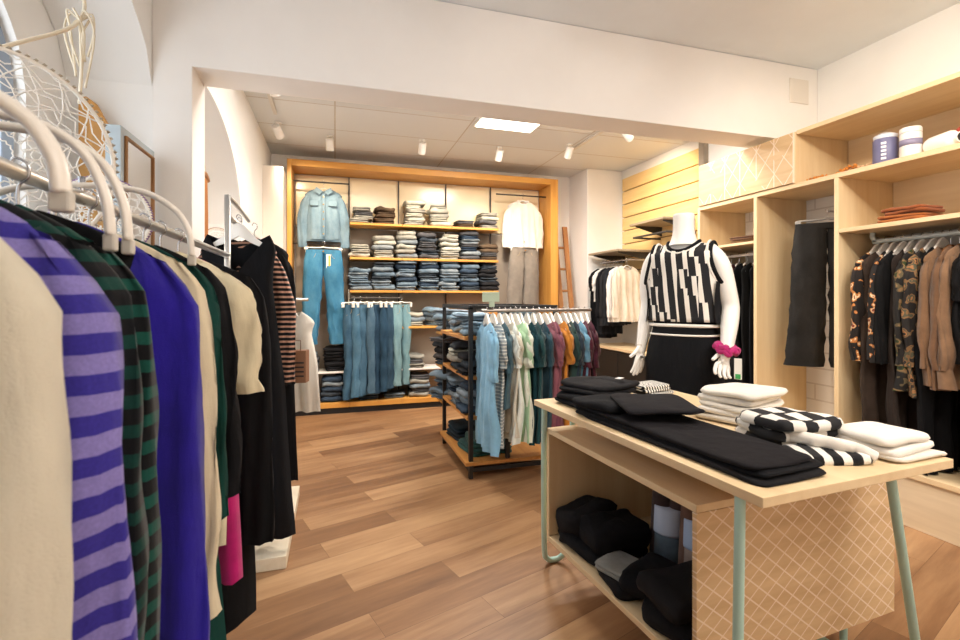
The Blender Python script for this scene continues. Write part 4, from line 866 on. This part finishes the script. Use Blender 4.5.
tf('folded_sweater', TEAL, .32, .34, .05, 2, 1.10, 3.45, .17, -.1, 'dark teal folded sweater, upper one on the bottom rack shelf', 'sweater', 92, .012)
tf('folded_sweater', fab('27323a'), .30, .3, .055, 2, 1.05, 3.80, .121, .2, 'dark slate folded sweater behind the teal ones, lower one', 'sweater', 93, .01)
tf('folded_sweater', fab('1c2a33'), .29, .28, .055, 2, 1.05, 3.80, .175, .1, 'dark slate folded sweater behind the teal ones, upper one', 'sweater', 94, .01)
gt_ = [(.00, '86b8d6', .84, .24, .30, 'light blue long t-shirt dress at the left rail end'),
       (.045, None, .80, .22, .22, 'white and grey striped t-shirt second from the left on the rail'),
       (.09, '3b5965', .56, .21, .25, 'slate blue short t-shirt third from the left on the rail'),
       (.13, 'cfc8b6', .74, .20, .20, 'beige long top fourth from the left on the rail'),
       (.17, 'e9eee6', .79, .21, .22, 'white long top left of the mint one on the rail'),
       (.205, 'a7c9a4', .79, .21, .22, 'mint green long t-shirt on the rail'),
       (.24, 'dfe3d2', .78, .21, .22, 'pale cream long top right of the mint one on the rail'),
       (.29, '14363d', .80, .20, .22, 'dark petrol dress, first of the dark ones on the rail'),
       (.335, '1c4447', .79, .20, .22, 'dark teal dress, second of the dark ones on the rail'),
       (.38, '1e3f4c', .78, .20, .22, 'dark blue green top, third of the dark ones on the rail'),
       (.425, '8e5560', .76, .19, .22, 'dusty mauve t-shirt in the middle right of the rail'),
       (.465, '7a4454', .80, .19, .20, 'darker mauve top behind the mustard one on the rail'),
       (.515, 'cf8530', .80, .19, .21, 'mustard orange t-shirt on the rail'),
       (.565, '2e4a48', .66, .19, .22, 'dark green grey t-shirt right of the mustard one'),
       (.605, '2b3a48', .62, .19, .22, 'navy slate t-shirt near the right end of the rail'),
       (.645, '76a8c4', .50, .18, .2, 'light blue t-shirt near the right end of the rail'),
       (.69, '5b2536', .62, .19, .24, 'burgundy t-shirt, second last on the rail'),
       (.735, '4e1f30', .60, .19, .24, 'burgundy t-shirt at the right end of the rail')]
for i, (x, c, L, W, s, lb) in enumerate(gt_):
    mt = stripes('e8e6df', '9aa2a4', .022, .72) if c is None else fab(c, .12)
    garment('t_shirt', mt, L=L, W=.17 if i else .19, hem=.19 if i else .23, sl=s, loc=(.975+x, 3.07, 1.178), rot=R(90+rnd.uniform(-6, 12) - (14 if i == 0 else 0)), label=lb, cat='t-shirt', group='t-shirts on the front rail of the black rack', short=lb.replace(' on the rail', ''), amp=.017, depth=.026, slr=(.07, .06), slout=.02, flat=.45, hanger='tall', neck=.095, backscoop=.03)

# ------------------------------------------------------------------ mannequin
MX, MY, MA = 1.81, 2.17, R(18)
mroot = empty('mannequin', (MX, MY, 0), 0)
mroot.rotation_euler = (0, 0, R(-58))
def skin(name, verts, edges, radii, mat, parent, root=0, sub=2):
    me = bpy.data.meshes.new(name); me.from_pydata(verts, edges, []); o = bpy.data.objects.new(name, me); C.objects.link(o)
    o.modifiers.new('sk', 'SKIN'); sv = me.skin_vertices[0].data
    for i, r in enumerate(radii): sv[i].radius = r if isinstance(r, tuple) else (r, r)
    sv[root].use_root = True
    s = o.modifiers.new('su', 'SUBSURF'); s.levels = sub; s.render_levels = sub
    bpy.context.view_layer.update(); dg = bpy.context.evaluated_depsgraph_get(); nm = bpy.data.meshes.new_from_object(o.evaluated_get(dg)); o.modifiers.clear(); o.data = nm
    nm.shade_smooth(); nm.materials.clear(); nm.materials.append(mat); o.parent = parent; return o
V = []; E_ = []; RR = []
def j(p, r, pr=None):
    V.append(p); RR.append(r); i = len(V)-1
    if pr is not None: E_.append((pr, i))
    return i
pel = j((0, 0, 1.0), (.155, .10)); a = j((0, 0, 1.13), (.12, .09), pel); b = j((0, -.01, 1.26), (.125, .095), a); ch = j((0, -.005, 1.40), (.145, .10), b); nb = j((0, .01, 1.52), (.085, .07), ch)
n1 = j((0, .0, 1.60), .058, nb)
hands = []
for s in (-1, 1):
    sh = j((s*.140, .0, 1.485), .060, ch); s2 = j((s*.178, 0, 1.44), .060, sh); 
    if s < 0: el = (s*.200, .02, 1.21); wr_ = (s*.215, -.05, .985); hd = (s*.215, -.065, .93)
    else: el = (s*.225, .03, 1.20); wr_ = (s*.235, -.09, .99); hd = (s*.228, -.12, .935)
    m1 = j((s*.200, .01, 1.33), .054, s2); e1 = j(el, .047, m1); f1 = j(tuple((Vector(el)*.6+Vector(wr_)*.4)), .046, e1); w1 = j(wr_, .030, f1); h0 = j(hd, (.034, .02), w1)
    hands.append((s, Vector(wr_), Vector(hd)))
    hp = j((s*.09, 0, .92), (.09, .09), pel); kn = j((s*.095, -.02, .50), .055, hp); an = j((s*.10, 0, .12), .035, kn); ft = j((s*.11, -.11, .05), .03, an)
WM = plain('efebe4', .35)
body = skin('body', V, E_, RR, WM, mroot)
# flat neck cap
MB().lathe([(.078, -.04), (.066, -.015), (.058, .015), (.054, .05), (.054, .10), (.055, .120), (.052, .128), (0, .13)], (0, -.005, 1.575), 28).build('neck', WM, mroot, 50)
for s, wr_, hd in hands:
    d = (hd-wr_).normalized(); side = Vector((s*.25, -1, 0)).normalized() if s < 0 else Vector((-.75, -.65, 0)).normalized(); side = (side-d*side.dot(d)).normalized(); nrm = d.cross(side).normalized()*(-s)
    HV = []; HE = []; HRd = []
    def hj(p, r, pr=None):
        HV.append(tuple(p)); HRd.append(r); i = len(HV)-1
        if pr is not None: HE.append((pr, i))
        return i
    palm0 = hj(wr_+d*.0, (.022, .022)); palm = hj(wr_+d*.045, (.03, .018), palm0)
    curl = (.28 if s < 0 else .62)
    for q, (off, ln) in enumerate(((.030, .086), (.010, .097), (-.010, .090), (-.029, .072))):
        p = wr_+d*.085+side*off; k = hj(p, .0112, palm); dirv = d.copy(); bend = 0; 
        for seg in range(3):
            bend += curl*(.45, .8, .6)[seg]; dd = (d*math.cos(bend)+nrm*-math.sin(bend)*-1+side*off*3).normalized(); p = p+dd*ln*(.45, .32, .23)[seg]; k = hj(p, .0092-.0012*seg, k)
    p = wr_+d*.03+side*.028; k = hj(p, .012, palm0)
    for seg in range(2):
        dd = (d*.85+side*.55+nrm*.35*(seg+.6)).normalized(); p = p+dd*.034; k = hj(p, .0098-.001*seg, k)
    skin('hand', HV, HE, HRd, WM, mroot, 0, 2)
def cloth_loft(name, prof, mat, seed=0, amp=.004, n=64, parent=None, armhole=None):
    rings = []
    for (z, rx, ry, cy) in prof:
        rings.append([(rx*sgn(math.cos(a))*abs(math.cos(a))**.88, cy+ry*sgn(math.sin(a))*abs(math.sin(a))**.88, z) for a in (2*PI*k/n for k in range(n))])
    rr = []
    for i, r in enumerate(rings): rr.append([(x*(1+amp*6*noise.noise(Vector((x*12, z*9, seed)))), y*(1+amp*6*noise.noise(Vector((y*12, z*9, seed+4)))), z) for (x, y, z) in r])
    return MB().loft(rr, False).build(name, mat, parent, 180)
# vest: front and back sheets with armholes left free
KN = knit_blocks(); VB = fab('17171a', .1); VW = fab('ece6dc', .05)
def vest():
    n = 22; m = MB(); mk = MB()
    zs = [1.545-.02*i for i in range(23)]; zs = [z for z in zs if z > 1.105]
    def hw(z):
        if z > 1.52: return .155
        if z > 1.33: return .158+.012*((1.52-z)/.19)**2+.02*max(0, (1.40-z)/.07) if z < 1.40 else .156
        return .19-.012*math.sin((1.33-z)/.22*PI)
    def dep(z): return (.105 if z < 1.48 else .105-.09*((z-1.48)/.075)**1.2)
    for side, mb in ((-1, m), (1, m)):
        for hf in (-1, 1):
            rows = []
            for z in zs:
                w = hw(z); nk = .078; q = (1.575-z)/(.075 if side < 0 else .03); v = nk*math.sqrt(max(0, 1-q*q)) if q < 1 else 0
                row = []
                for i in range(n+1):
                    x = v+(w-v)*i/n; y = side*dep(z)*max(0, 1-(x/w*.985)**3.2)**.5 if z < 1.335 else side*dep(z)*max(.0, 1-(x/.2)**2.6)**.5
                    zz = z+(.0 if z < 1.5 else -.10*abs(x)-.0)
                    y += .004*noise.noise(Vector((x*14*hf, z*10, side)))
                    row.append((x*hf, y+.003, zz))
                rows.append(row)
            mb.loft(rows, False, False)
    o = m.build('vest', KN, mroot, 180, weld=.0008); sm = o.modifiers.new('so', 'SOLIDIFY'); sm.thickness = .006; sm.offset = 1
    o['label'] = 'black and white geometric knit vest'
    # side panels in black, seen under the arm
    for hf in (-1, 1):
        mp = MB(); rows = []
        for z in [1.335-.012*i for i in range(20)]:
            if z < 1.112: break
            w = hw(z); rows.append([(hf*w*(1-.10*abs(t)), t*dep(z)*.72+.003, z) for t in (-1, -.5, 0, .5, 1)])
        mp.loft([[((x+hf*.012), y, z) for (x, y, z) in r] for r in rows], False, False); sp = mp.build('side_panel', VB, o, 180)
    nkp = [(.082*math.cos(a), (-.085 if math.sin(a) < 0 else .05)*abs(math.sin(a))**.9+.0, 1.553-(.055*abs(math.sin(a))**1.4 if math.sin(a) < 0 else 0)) for a in (2*PI*k/40 for k in range(40))]
    MB().tube(nkp, .007, 8, loop=True, ry=.011).build('neck_trim', VB, o, 180)
    MB().tube([(x*1.13, y*1.13-.004, z-.014) for x, y, z in nkp], .005, 8, loop=True, ry=.008).build('neck_stripe', VW, o, 180)
    for s in (-1, 1):
        ap = [(s*(.150+.03*((1.53-z)/.2)**2*1.6), y, z) for (y, z) in ((.075*math.cos(a)+.0, 1.43+.115*math.sin(a)) for a in (2*PI*k/32 for k in range(32)))]
        MB().tube(ap, .007, 8, loop=True, ry=.010).build('armhole_trim', VB, o, 180)
        MB().tube([(x-s*.016, y*1.08, 1.43+(z-1.43)*1.05) for x, y, z in ap], .006, 8, loop=True).build('armhole_stripe', VW, o, 180)
        pass
vest()
def ring(z, rx, ry, r, mat, name, cy=0, dz=0, sq=.88):
    MB().tube([(rx*sgn(math.cos(a))*abs(math.cos(a))**sq, cy+ry*sgn(math.sin(a))*abs(math.sin(a))**sq, z+dz*math.sin(a)) for a in (2*PI*k/48 for k in range(48))], r, 8, loop=True, ry=r*1.5).build(name, mat, mroot, 180)
ring(1.105, .180, .108, .006, VW, 'vest_hem')
sk = cloth_loft('skirt', [(1.16, .150, .098, 0), (1.12, .158, .105, 0), (1.07, .168, .115, 0), (1.0, .186, .13, 0), (.92, .198, .14, 0), (.80, .200, .142, 0), (.65, .198, .14, 0), (.50, .20, .14, 0), (.38, .205, .145, 0)], fab('0f1013', .08), 3, .006, parent=mroot)
sk['label'] = 'black knit midi skirt'
ring(1.055, .176, .121, .0035, VW, 'waist_piping', dz=.0)
# scrunchie with swing tag
hw_ = hands[1][1]; sr = MB(); pts = []
for k in range(40):
    a = 2*PI*k/40; pts.append((hw_.x+.042*math.cos(a), hw_.y+.042*math.sin(a), hw_.z+.012+.006*math.sin(a*7)-.014*math.cos(a)))
sr.tube(pts, [.017+.006*math.sin(k*2.3) for k in range(40)], 12, loop=True, ry=[.02+.005*math.cos(k*1.7) for k in range(40)])
sr.tube([(x, y-.012, z-.018) for x, y, z in pts[24:36]], .012, 8)
so = sr.build('scrunchie', fab('b0246a', .2), mroot, 180); so['label'] = 'magenta fabric scrunchie on the wrist'
MB().box(hw_.x+.045, hw_.y-.050, hw_.z-.13, hw_.x+.078, hw_.y-.047, hw_.z-.03).build('paper_tag', plain('eeece4', .6), so); MB().box(hw_.x+.05, hw_.y-.051, hw_.z-.128, hw_.x+.073, hw_.y-.050, hw_.z-.105).build('tag_sticker', plain('3fa65a', .6), so)
MB().lathe([(0, 0), (.17, 0), (.17, .008), (0, .01)], n=32).build('base_plate', plain('cfcfd2', .3, 1), mroot, 40)
tag(mroot, 'headless white mannequin in a black and white vest and black skirt behind the table', 'mannequin')

# ------------------------------------------------------------------ near left rack
RX, RZ = -.46, 1.44
rk = empty('clothes_rack', (RX, 1.3, 0)); CRK = plain('d9d6d0', .3, .8)
m = MB(); m.tube([(0, -1.4, RZ), (0, 1.08, RZ)], .0125, 12); m.build('hanging_rail', CRK, rk, 180)
m = MB(); m.tube([(0, 1.08, .06), (0, 1.08, 1.71)], .0135, 12); m.build('post', CRK, rk, 180)
m = MB(); m.tube(spline([(0, 1.08, 1.705), (.012, 1.2, 1.69), (.02, 1.5, 1.66)], 4), .010, 10); m.build('slanted_arm', CRK, rk, 180)
m = MB(); m.tube([(0, 1.08, RZ+.0), (0, 1.08, RZ-.0), (0, 2.0, RZ+.165)], .0125, 12)
m = MB(); m.tube([(0, 1.095, 1.615), (0, 1.95, 1.615)], .0125, 12); m.build('upper_rail', CRK, rk, 180); m = MB(); m.tube([(0, 1.95, 1.24), (.30, 1.85, 1.24)], .010, 10); m.build('hanging_rail', CRK, rk, 180)
m = MB(); m.tube([(0, -1.4, .06), (0, -1.4, RZ)], .0135, 12); m.tube([(0, 1.95, .06), (0, 1.95, 1.615)], .0135, 12); m.build('post', CRK, rk, 180)
box('base_board', wood('dccdb2', 'e8dcc6', 'Y'), -.30, 1.08, 0, .245, 1.95, .06, rk, .004)
box('base_board', wood('dccdb2', 'e8dcc6', 'Y'), -.30, -1.5, 0, .12, -.9, .06, rk, .004)
tag(rk, 'long chrome clothes rack on a cream base along the left side', 'clothes rack')
lr = [('sweater', .47, fab('cbc3b0', .06), 1.05, .188, .215, .80, (.085, .07), 'thick cream knitted cardigan, closest to the lens on the left rack', 'cream knitted cardigan', 'thick'),
      ('sweater', .60, stripes('352d8c', '8278b8', .037, .5), 1.28, .176, .225, .90, (.085, .075), 'purple and lilac striped long dress on the left rack', 'purple striped dress', 'thick'),
      ('top', .70, stripes('0d3a33', '101014', .034, .55), .95, .162, .19, .70, (.065, .055), 'green and black striped sweater beside the purple striped dress', 'green and black striped sweater', 'thick'),
      ('top', .755, stripes('114a40', '101014', .034, .55), .90, .160, .185, .66, (.06, .05), 'second green and black striped sweater, partly covered by the blue dress', 'second green striped sweater', 'thick'),
      ('top', .80, fab('0e0e10'), .7, .19, .2, 0, (.06, .05), 'black sleeveless top between the green striped sweaters and the blue dress', 'black sleeveless top', 'white'),
      ('dress', .90, fab('20128c', .15), 1.32, .178, .25, .86, (.075, .065), 'ultramarine blue long dress in the middle of the left rack', 'ultramarine blue dress', 'thick'),
      ('top', 1.0, fab('d6c8aa', .06), 1.34, .178, .235, .62, (.06, .05), 'cream long dress hanging right behind the blue dress', 'cream long dress', 'thick'),
      ('dress', 1.12, fab('0f3a34', .15), 1.34, .170, .29, .5, (.055, .045), 'dark green long dress behind the cream dress', 'dark green dress', 'thick'),
      ('top', 1.24, fab('141417'), .95, .170, .18, .50, (.055, .045), 'black cardigan in front of the beige t-shirt on the left rack', 'black cardigan', 'white'),
      ('top', 1.40, fab('dccfae', .06), .74, .185, .20, .30, (.075, .07), 'beige short sleeved t-shirt on the left rack', 'beige t-shirt', 'white'),
      ('top', 1.52, fab('b5146a'), .90, .165, .215, 0, (.06, .05), 'magenta dress showing low between the dark clothes of the left rack', 'magenta dress', 'white'),
      ('dress', 1.68, fab('101012'), 1.13, .19, .215, .82, (.06, .05), 'black long sleeved dress, last one before the rack post', 'black long sleeved dress', 'white')]
for nm, y, mt, L, W, hem, sl, slr, lb, sh, hg in lr:
    garment(nm, mt, L=L, W=W, hem=hem, sl=sl, loc=(RX, y, RZ+.0135), rot=R(-3), label=lb, cat=nm, group='clothes on the near left rack', short=sh, hanger='white', amp=.016, depth=.045, slr=slr, slout=.028, flat=.5, neck=.075, lam=.12, slfwd=-.03, slx=.022, so_=3, drop=.06, slrows=34, drift=.02)
# thick curved white arms that stand over the near clothes
def armhook(y, sx, label, w0=.017, lift=0, h=.1, rise=0):
    r = empty('shoulder_hanger', (RX, y, RZ)); m = MB()
    pts = spline([(-.22, 0, -.10), (-.13, 0, .0), (-.02, 0, .032+lift), (.09, 0, .03+lift), (.150, 0, .0+lift), (.178, 0, -.06+rise*.5), (.185, 0, -.12+rise)], 7)
    m.tube([(x*sx, yy, z) for x, yy, z in pts], w0, 12, ry=w0*.62); m.build('curved_arm', plain('f1ebe1', .35), r, 180)
    m = MB(); m.tube([(0, 0, -.012), (0, 0, .05+lift)], .006, 8); m.build('hook', CHR, r, 180)
    m = MB(); m.box(.185*sx-w0*.75, -.007, -.14+rise, .185*sx+w0*.75, .007, -.118+rise); m.build('end_clip', plain('cfcac0', .3), r, None, .003)
    return tag(r, label, 'hanger')
armhook(.61, 1.0, 'thick white curved hanger nearest the lens, above the purple striped dress', .0135, rise=.04)
armhook(.725, 1.0, 'thick white curved hanger above the black sleeveless top, left one of a pair', .0095, rise=.01)
armhook(.78, 1.0, 'thick white curved hanger above the blue dress, right one of a pair', .0095, rise=.01)
armhook(1.09, 1.0, 'white curved hanger above the beige t-shirt, nearest the pillar', .0095, lift=-.01, rise=.015)
# clothes facing the lens beyond the post
X2 = -.42
garment('blouse', fab('d9d2c6', .05), L=.62, W=.15, hem=.19, sl=0, loc=(-.27, 3.19, 1.25), rot=R(-10), label='white sleeveless lace blouse hanging behind the striped top, near the denim wall', cat='blouse', short='white lace blouse', amp=.02, seed=77)
st = garment('striped_top', stripes('1a1a1c', 'cf9f88', .024, .42), L=.66, W=.178, hem=.20, sl=.64, loc=(-.445, 2.56, 1.63), rot=R(-12), label='black and pink striped long sleeved top under the black slip dress', cat='top', short='pink striped top', amp=.012, depth=.04, slr=(.055, .045), slout=.085, seed=5, neck=.075, scoop=.05)
dr = garment('slip_dress', fab('111114', .1), L=1.42, W=.165, hem=.25, sl=0, loc=(-.43, 2.47, 1.63), hanger='tall', rot=R(-10), label='long black v-neck slip dress hanging beyond the rack post', cat='dress', short='long black slip dress', amp=.016, depth=.05, neck=.135, vneck=True, scoop=.20, seed=6, backscoop=.06, lam=.13)
garment('dress', fab('121215', .1), L=1.25, W=.17, hem=.22, sl=.5, loc=(-.40, 2.72, 1.63), rot=R(-10), label='black long sleeved dress hanging behind the pink striped top', cat='dress', short='black dress behind the striped top', amp=.016, seed=9)
m = MB(); m.tube([(-.46, 2.4, 1.615), (-.36, 2.47, 1.622)], .006, 8)
bg = empty('paper_bag', (-.185, 2.56, .93), R(-12)); box('bag_body', plain('8a6246', .7), -.055, -.03, -.10, .055, .03, .06, bg, .002)
MB().tube([(-.03, -.031, .06), (-.03, -.031, .11), (.03, -.031, .11), (.03, -.031, .06)], .0025, 6).build('handle', plain('6b4a33', .7), bg, 60)
for k in range(4): box('dark_line', plain('2c2220', .7), .0, -.0315, -.07+.022*k, .045, -.030, -.062+.022*k, bg, 0)
tag(bg, 'small brown paper bag tag hanging at the striped sleeve cuff', 'bag')

# ------------------------------------------------------------------ window niche: net hoop, cords, mirror, wooden board, glasses
def hoop(loc, rz, tilt, rad, label, seed, web=18, beads=None, ringc='efe7da', sy=1.0, rings_=12, wire=.0021):
    r = random.Random(seed); root = empty('net_hoop', loc); root.rotation_euler = (tilt, 0, rz)
    P = lambda a, q: (rad*q*math.cos(a), .0+.03*(1-q)*0, rad*sy*q*math.sin(a))
    MB().tube([P(2*PI*k/64, 1) for k in range(64)], .006, 8, loop=True).build('hoop', plain(ringc, .5), root, 180)
    m = MB()
    for q in range(rings_):
        f = 1-(q+.2)/(rings_+1); pts = []
        for k in range(web*2): pts.append(P(2*PI*(k+(q % 2)*.5)/(web*2), f*(1+(.045 if k % 2 else -.045)*r.uniform(.6, 1.4))))
        m.tube(pts, wire, 4, loop=True)
    for k in range(web*2): m.tube([P(2*PI*k/(web*2)+.12*q*(1 if k % 2 else -1), 1-.11*q) for q in range(8)], wire, 4)
    m.build('net', plain('f3eee6', .6), root, 60)
    m = MB()
    for k in range(90): a = 2*PI*k/90; m.lathe([(0, -.006), (.007, 0), (0, .006)], P(a, 1.03), 6)
    m.build('bead_border', plain('b9ab95' if beads is None else beads, .4), root, 60)
    return tag(root, label, 'wall hanging')
hoop((-.87, 1.60, 1.64), R(33), 0, .26, 'big round white net hoop hanging in the window niche', 3, sy=1.08)
hoop((-1.02, 1.20, 1.72), R(55), 0, .17, 'smaller beaded net hoop nearer the window glass', 4, beads='4a6a5a', rings_=6)
hoop((-.74, 1.9, 1.52), R(20), 0, .13, 'small net hoop low in the niche behind the big one', 8, beads='8a6a9a', rings_=5)
m = MB(); kx, ky, kz = -.934, 2.2, 2.31
m.tube(spline([(-1.10, 1.45, 1.70), (-1.0, 1.88, 2.04), (kx, ky, kz), (-.935, 2.2, 2.5), (-.94, 2.2, 2.66)], 6), .007, 7)
for k in range(7):
    a = k*.9; m.tube(spline([(kx, ky, kz), (kx+.04*math.cos(a), ky+.03*math.sin(a), kz+.03), (kx+.05*math.cos(a+.5), ky, kz-.05), (kx+.02*math.cos(a), ky+.01, kz-.13-.02*k)], 4), .004, 6)
m.tube(spline([(kx, ky, kz), (kx+.005, ky, kz-.17), (kx+.015, ky-.04, 1.98)], 6), .0055, 7)
tag(m.build('knotted_rope', plain('e4d6bd', .8), None, 180), 'cream knotted rope strung from the window with a hanging cord', 'rope')
mr = empty('mirror', (-.885, 2.50, 1.10)); box('body', plain('aab4b8', .4), -.011, -.19, -.75, .045, .19, .86, mr, .003)
m = MB(); m.tube([(.05, -.155, -.68), (.05, -.155, .60)]+[(.05, -.155, .82), (.05, .155, .82)]+[(.05, .155, .60), (.05, .155, -.68)], .008, 8, loop=True); m.build('frame', wood('7a5432', 'a07448', 'Z'), mr, 180)
g = MB().prism([(-.15, -.67), (.15, -.67), (.15, .60)]+[(.15, .815), (-.15, .815)], 'X', .046, .049); g.build('mirror_glass', plain('f4f2ee', .02, 1), mr)
tag(mr, 'tall narrow framed mirror in a grey case between niche and pillar', 'mirror')
m = MB(); pr_ = [(-.08, -.378), (.12, -.378), (.12, 1.26), (.08, 1.29), (.03, 1.35), (-.01, 1.43), (-.05, 1.46), (-.08, 1.45)]; m.prism([(y, z) for y, z in pr_], 'Y', -.012, .012)
o = m.build('wooden_board', wood('b5803f', 'd09a55', 'Z'), None, None, .004); o.location = (-1.06, 2.68, .73); tag(o, 'tall honey coloured wooden board with a curved top leaning beside the mirror', 'board')
# eyewear display behind the rack
eg = empty('glasses_stand', (-.76, 1.40, 1.20)); box('tray', BLK, -.16, -.20, 0, .14, .22, .015, eg, .003); box('back_strip', BLK, -.16, -.2, .015, -.145, .22, .22, eg, .002)
m = MB(); m.tube([(0, 0, -.0), (0, 0, -1.2)], .02, 12); m.build('stand_post', BLK, eg, 180); box('foot', BLK, -.10, -.15, -1.2, .15, .15, -1.18, eg)
tag(eg, 'black display stand carrying sunglasses behind the left rack', 'display stand')
def glasses(loc, rz, label, col='26221f'):
    r = empty('sunglasses', loc, rz)
    for s in (-1, 1):
        MB().tube([(s*.034+.027*math.cos(a), 0, .028+.025*math.sin(a)) for a in (2*PI*k/24 for k in range(24))], .0035, 8, loop=True).build('rim', plain(col, .3), r, 180)
        MB().lathe([(0, 0), (.025, 0), (.025, .001), (0, .001)], (s*.034, 0, .028), 24, Matrix.Rotation(PI/2, 3, 'X')).build('lens', plain('2a3a35', .08), r)
        MB().tube([(s*.062, 0, .036), (s*.066, .06, .036), (s*.066, .12, .015)], .0022, 6).build('temple', plain(col, .3), r, 180)
    MB().tube([(-.010, 0, .03), (0, -.002, .036), (.010, 0, .03)], .003, 6).build('bridge', plain(col, .3), r, 180)
    return tag(r, label, 'sunglasses')
glasses((-.72, 1.30, 1.217), R(35), 'round dark sunglasses on the black stand, left pair'); glasses((-.70, 1.50, 1.217), R(35), 'round dark sunglasses on the black stand, right pair', '3a2f28')
# second row of dark clothes seen behind the near rack
rb_ = MB(); rb_.tube([(-1.02, .2, 1.50), (-1.02, 1.1, 1.50)], .012, 10); rb_.tube([(-1.02, .2, .36), (-1.02, .2, 1.5)], .012, 10); rb_.tube([(-1.02, 1.1, .36), (-1.02, 1.1, 1.5)], .012, 10); rb_.box(-1.12, .17, .352, -.92, 1.13, .37)
tag(rb_.build('window_rail', CHR, None, 60), 'chrome clothes rail standing in the window niche behind the left rack', 'clothes rail')
for i, y in enumerate((.5, .62, .74, .86, .98)):
    garment('jacket', fab(['1a1820', '22202a', '151517', '2a2638', '17171a'][i]), L=.7, W=.15, hem=.16, sl=.5, loc=(-1.02, y, 1.513), rot=0, label='dark jacket on the window rail, ' + ['nearest the lens', 'second one', 'third one', 'fourth one', 'farthest, beside the sunglasses'][i], cat='jacket', group='dark jackets on the window rail', short='dark window-rail jacket, ' + ['nearest', 'second', 'third', 'fourth', 'farthest'][i], amp=.01, depth=.025, slr=(.05, .04), slout=.01, hlabel='white window-rail hanger, ' + ['nearest the lens', 'second one', 'third one', 'fourth one', 'farthest one'][i])
# far niche: driftwood hanging with tassels, lace dreamcatcher
r = empty('driftwood_hanging', (-.80, 3.42, 2.02)); MB().tube(spline([(0, -.10, .0), (.01, .0, .02), (0, .12, .0)], 5), .013, 8).build('branch', wood('a5703c', 'c48a50', 'Y'), r, 180)
m = MB()
for k in range(9): y = -.08+.02*k; m.tube(spline([(0, y, 0), (.004*math.sin(k), y+.004, -.3), (.0, y+.006*math.cos(k), -.62+.08*math.cos(k*1.2))], 5), .006, 6)
m.build('tassel', plain('b87a44', .9), r, 180); MB().tube([(0, -.09, .01), (0, 0, .13), (0, .1, .01)], .0025, 6).build('cord', plain('e4d6bd', .8), r, 60)
tag(r, 'orange tasselled macrame hanging from driftwood in the far arched niche', 'wall hanging')
hoop((-.76, 3.62, 1.62), R(35), 0, .10, 'small brown and white lace dreamcatcher in the far niche', 12, beads='8a5a38', rings_=5, web=9, wire=.003)
hoop((-.80, 3.78, 1.42), R(35), 0, .085, 'lowest small lace dreamcatcher in the far niche', 13, beads='8a5a38', rings_=4, web=8, wire=.003)

# ------------------------------------------------------------------ camera and view
cd = bpy.data.cameras.new('camera'); co = bpy.data.objects.new('camera', cd); C.objects.link(co); sc.camera = co
co.location = (0, 0, 1.25); co.rotation_euler = (PI/2, 0, -math.atan(145/480)); cd.lens = 18; cd.sensor_width = 36; cd.sensor_fit = 'HORIZONTAL'; cd.shift_y = -22/960; cd.clip_start = .02
cd.dof.use_dof = True; cd.dof.focus_distance = 2.6; cd.dof.aperture_fstop = 6.3
sc.view_settings.view_transform = 'Standard'; sc.view_settings.look = 'None'; sc.view_settings.gamma = 1; sc.view_settings.use_curve_mapping = False; sc.view_settings.exposure = 0.27
for k in list(HP.values()): pass
for o in bpy.data.objects:
    if '_free' in o.keys(): del o['_free']
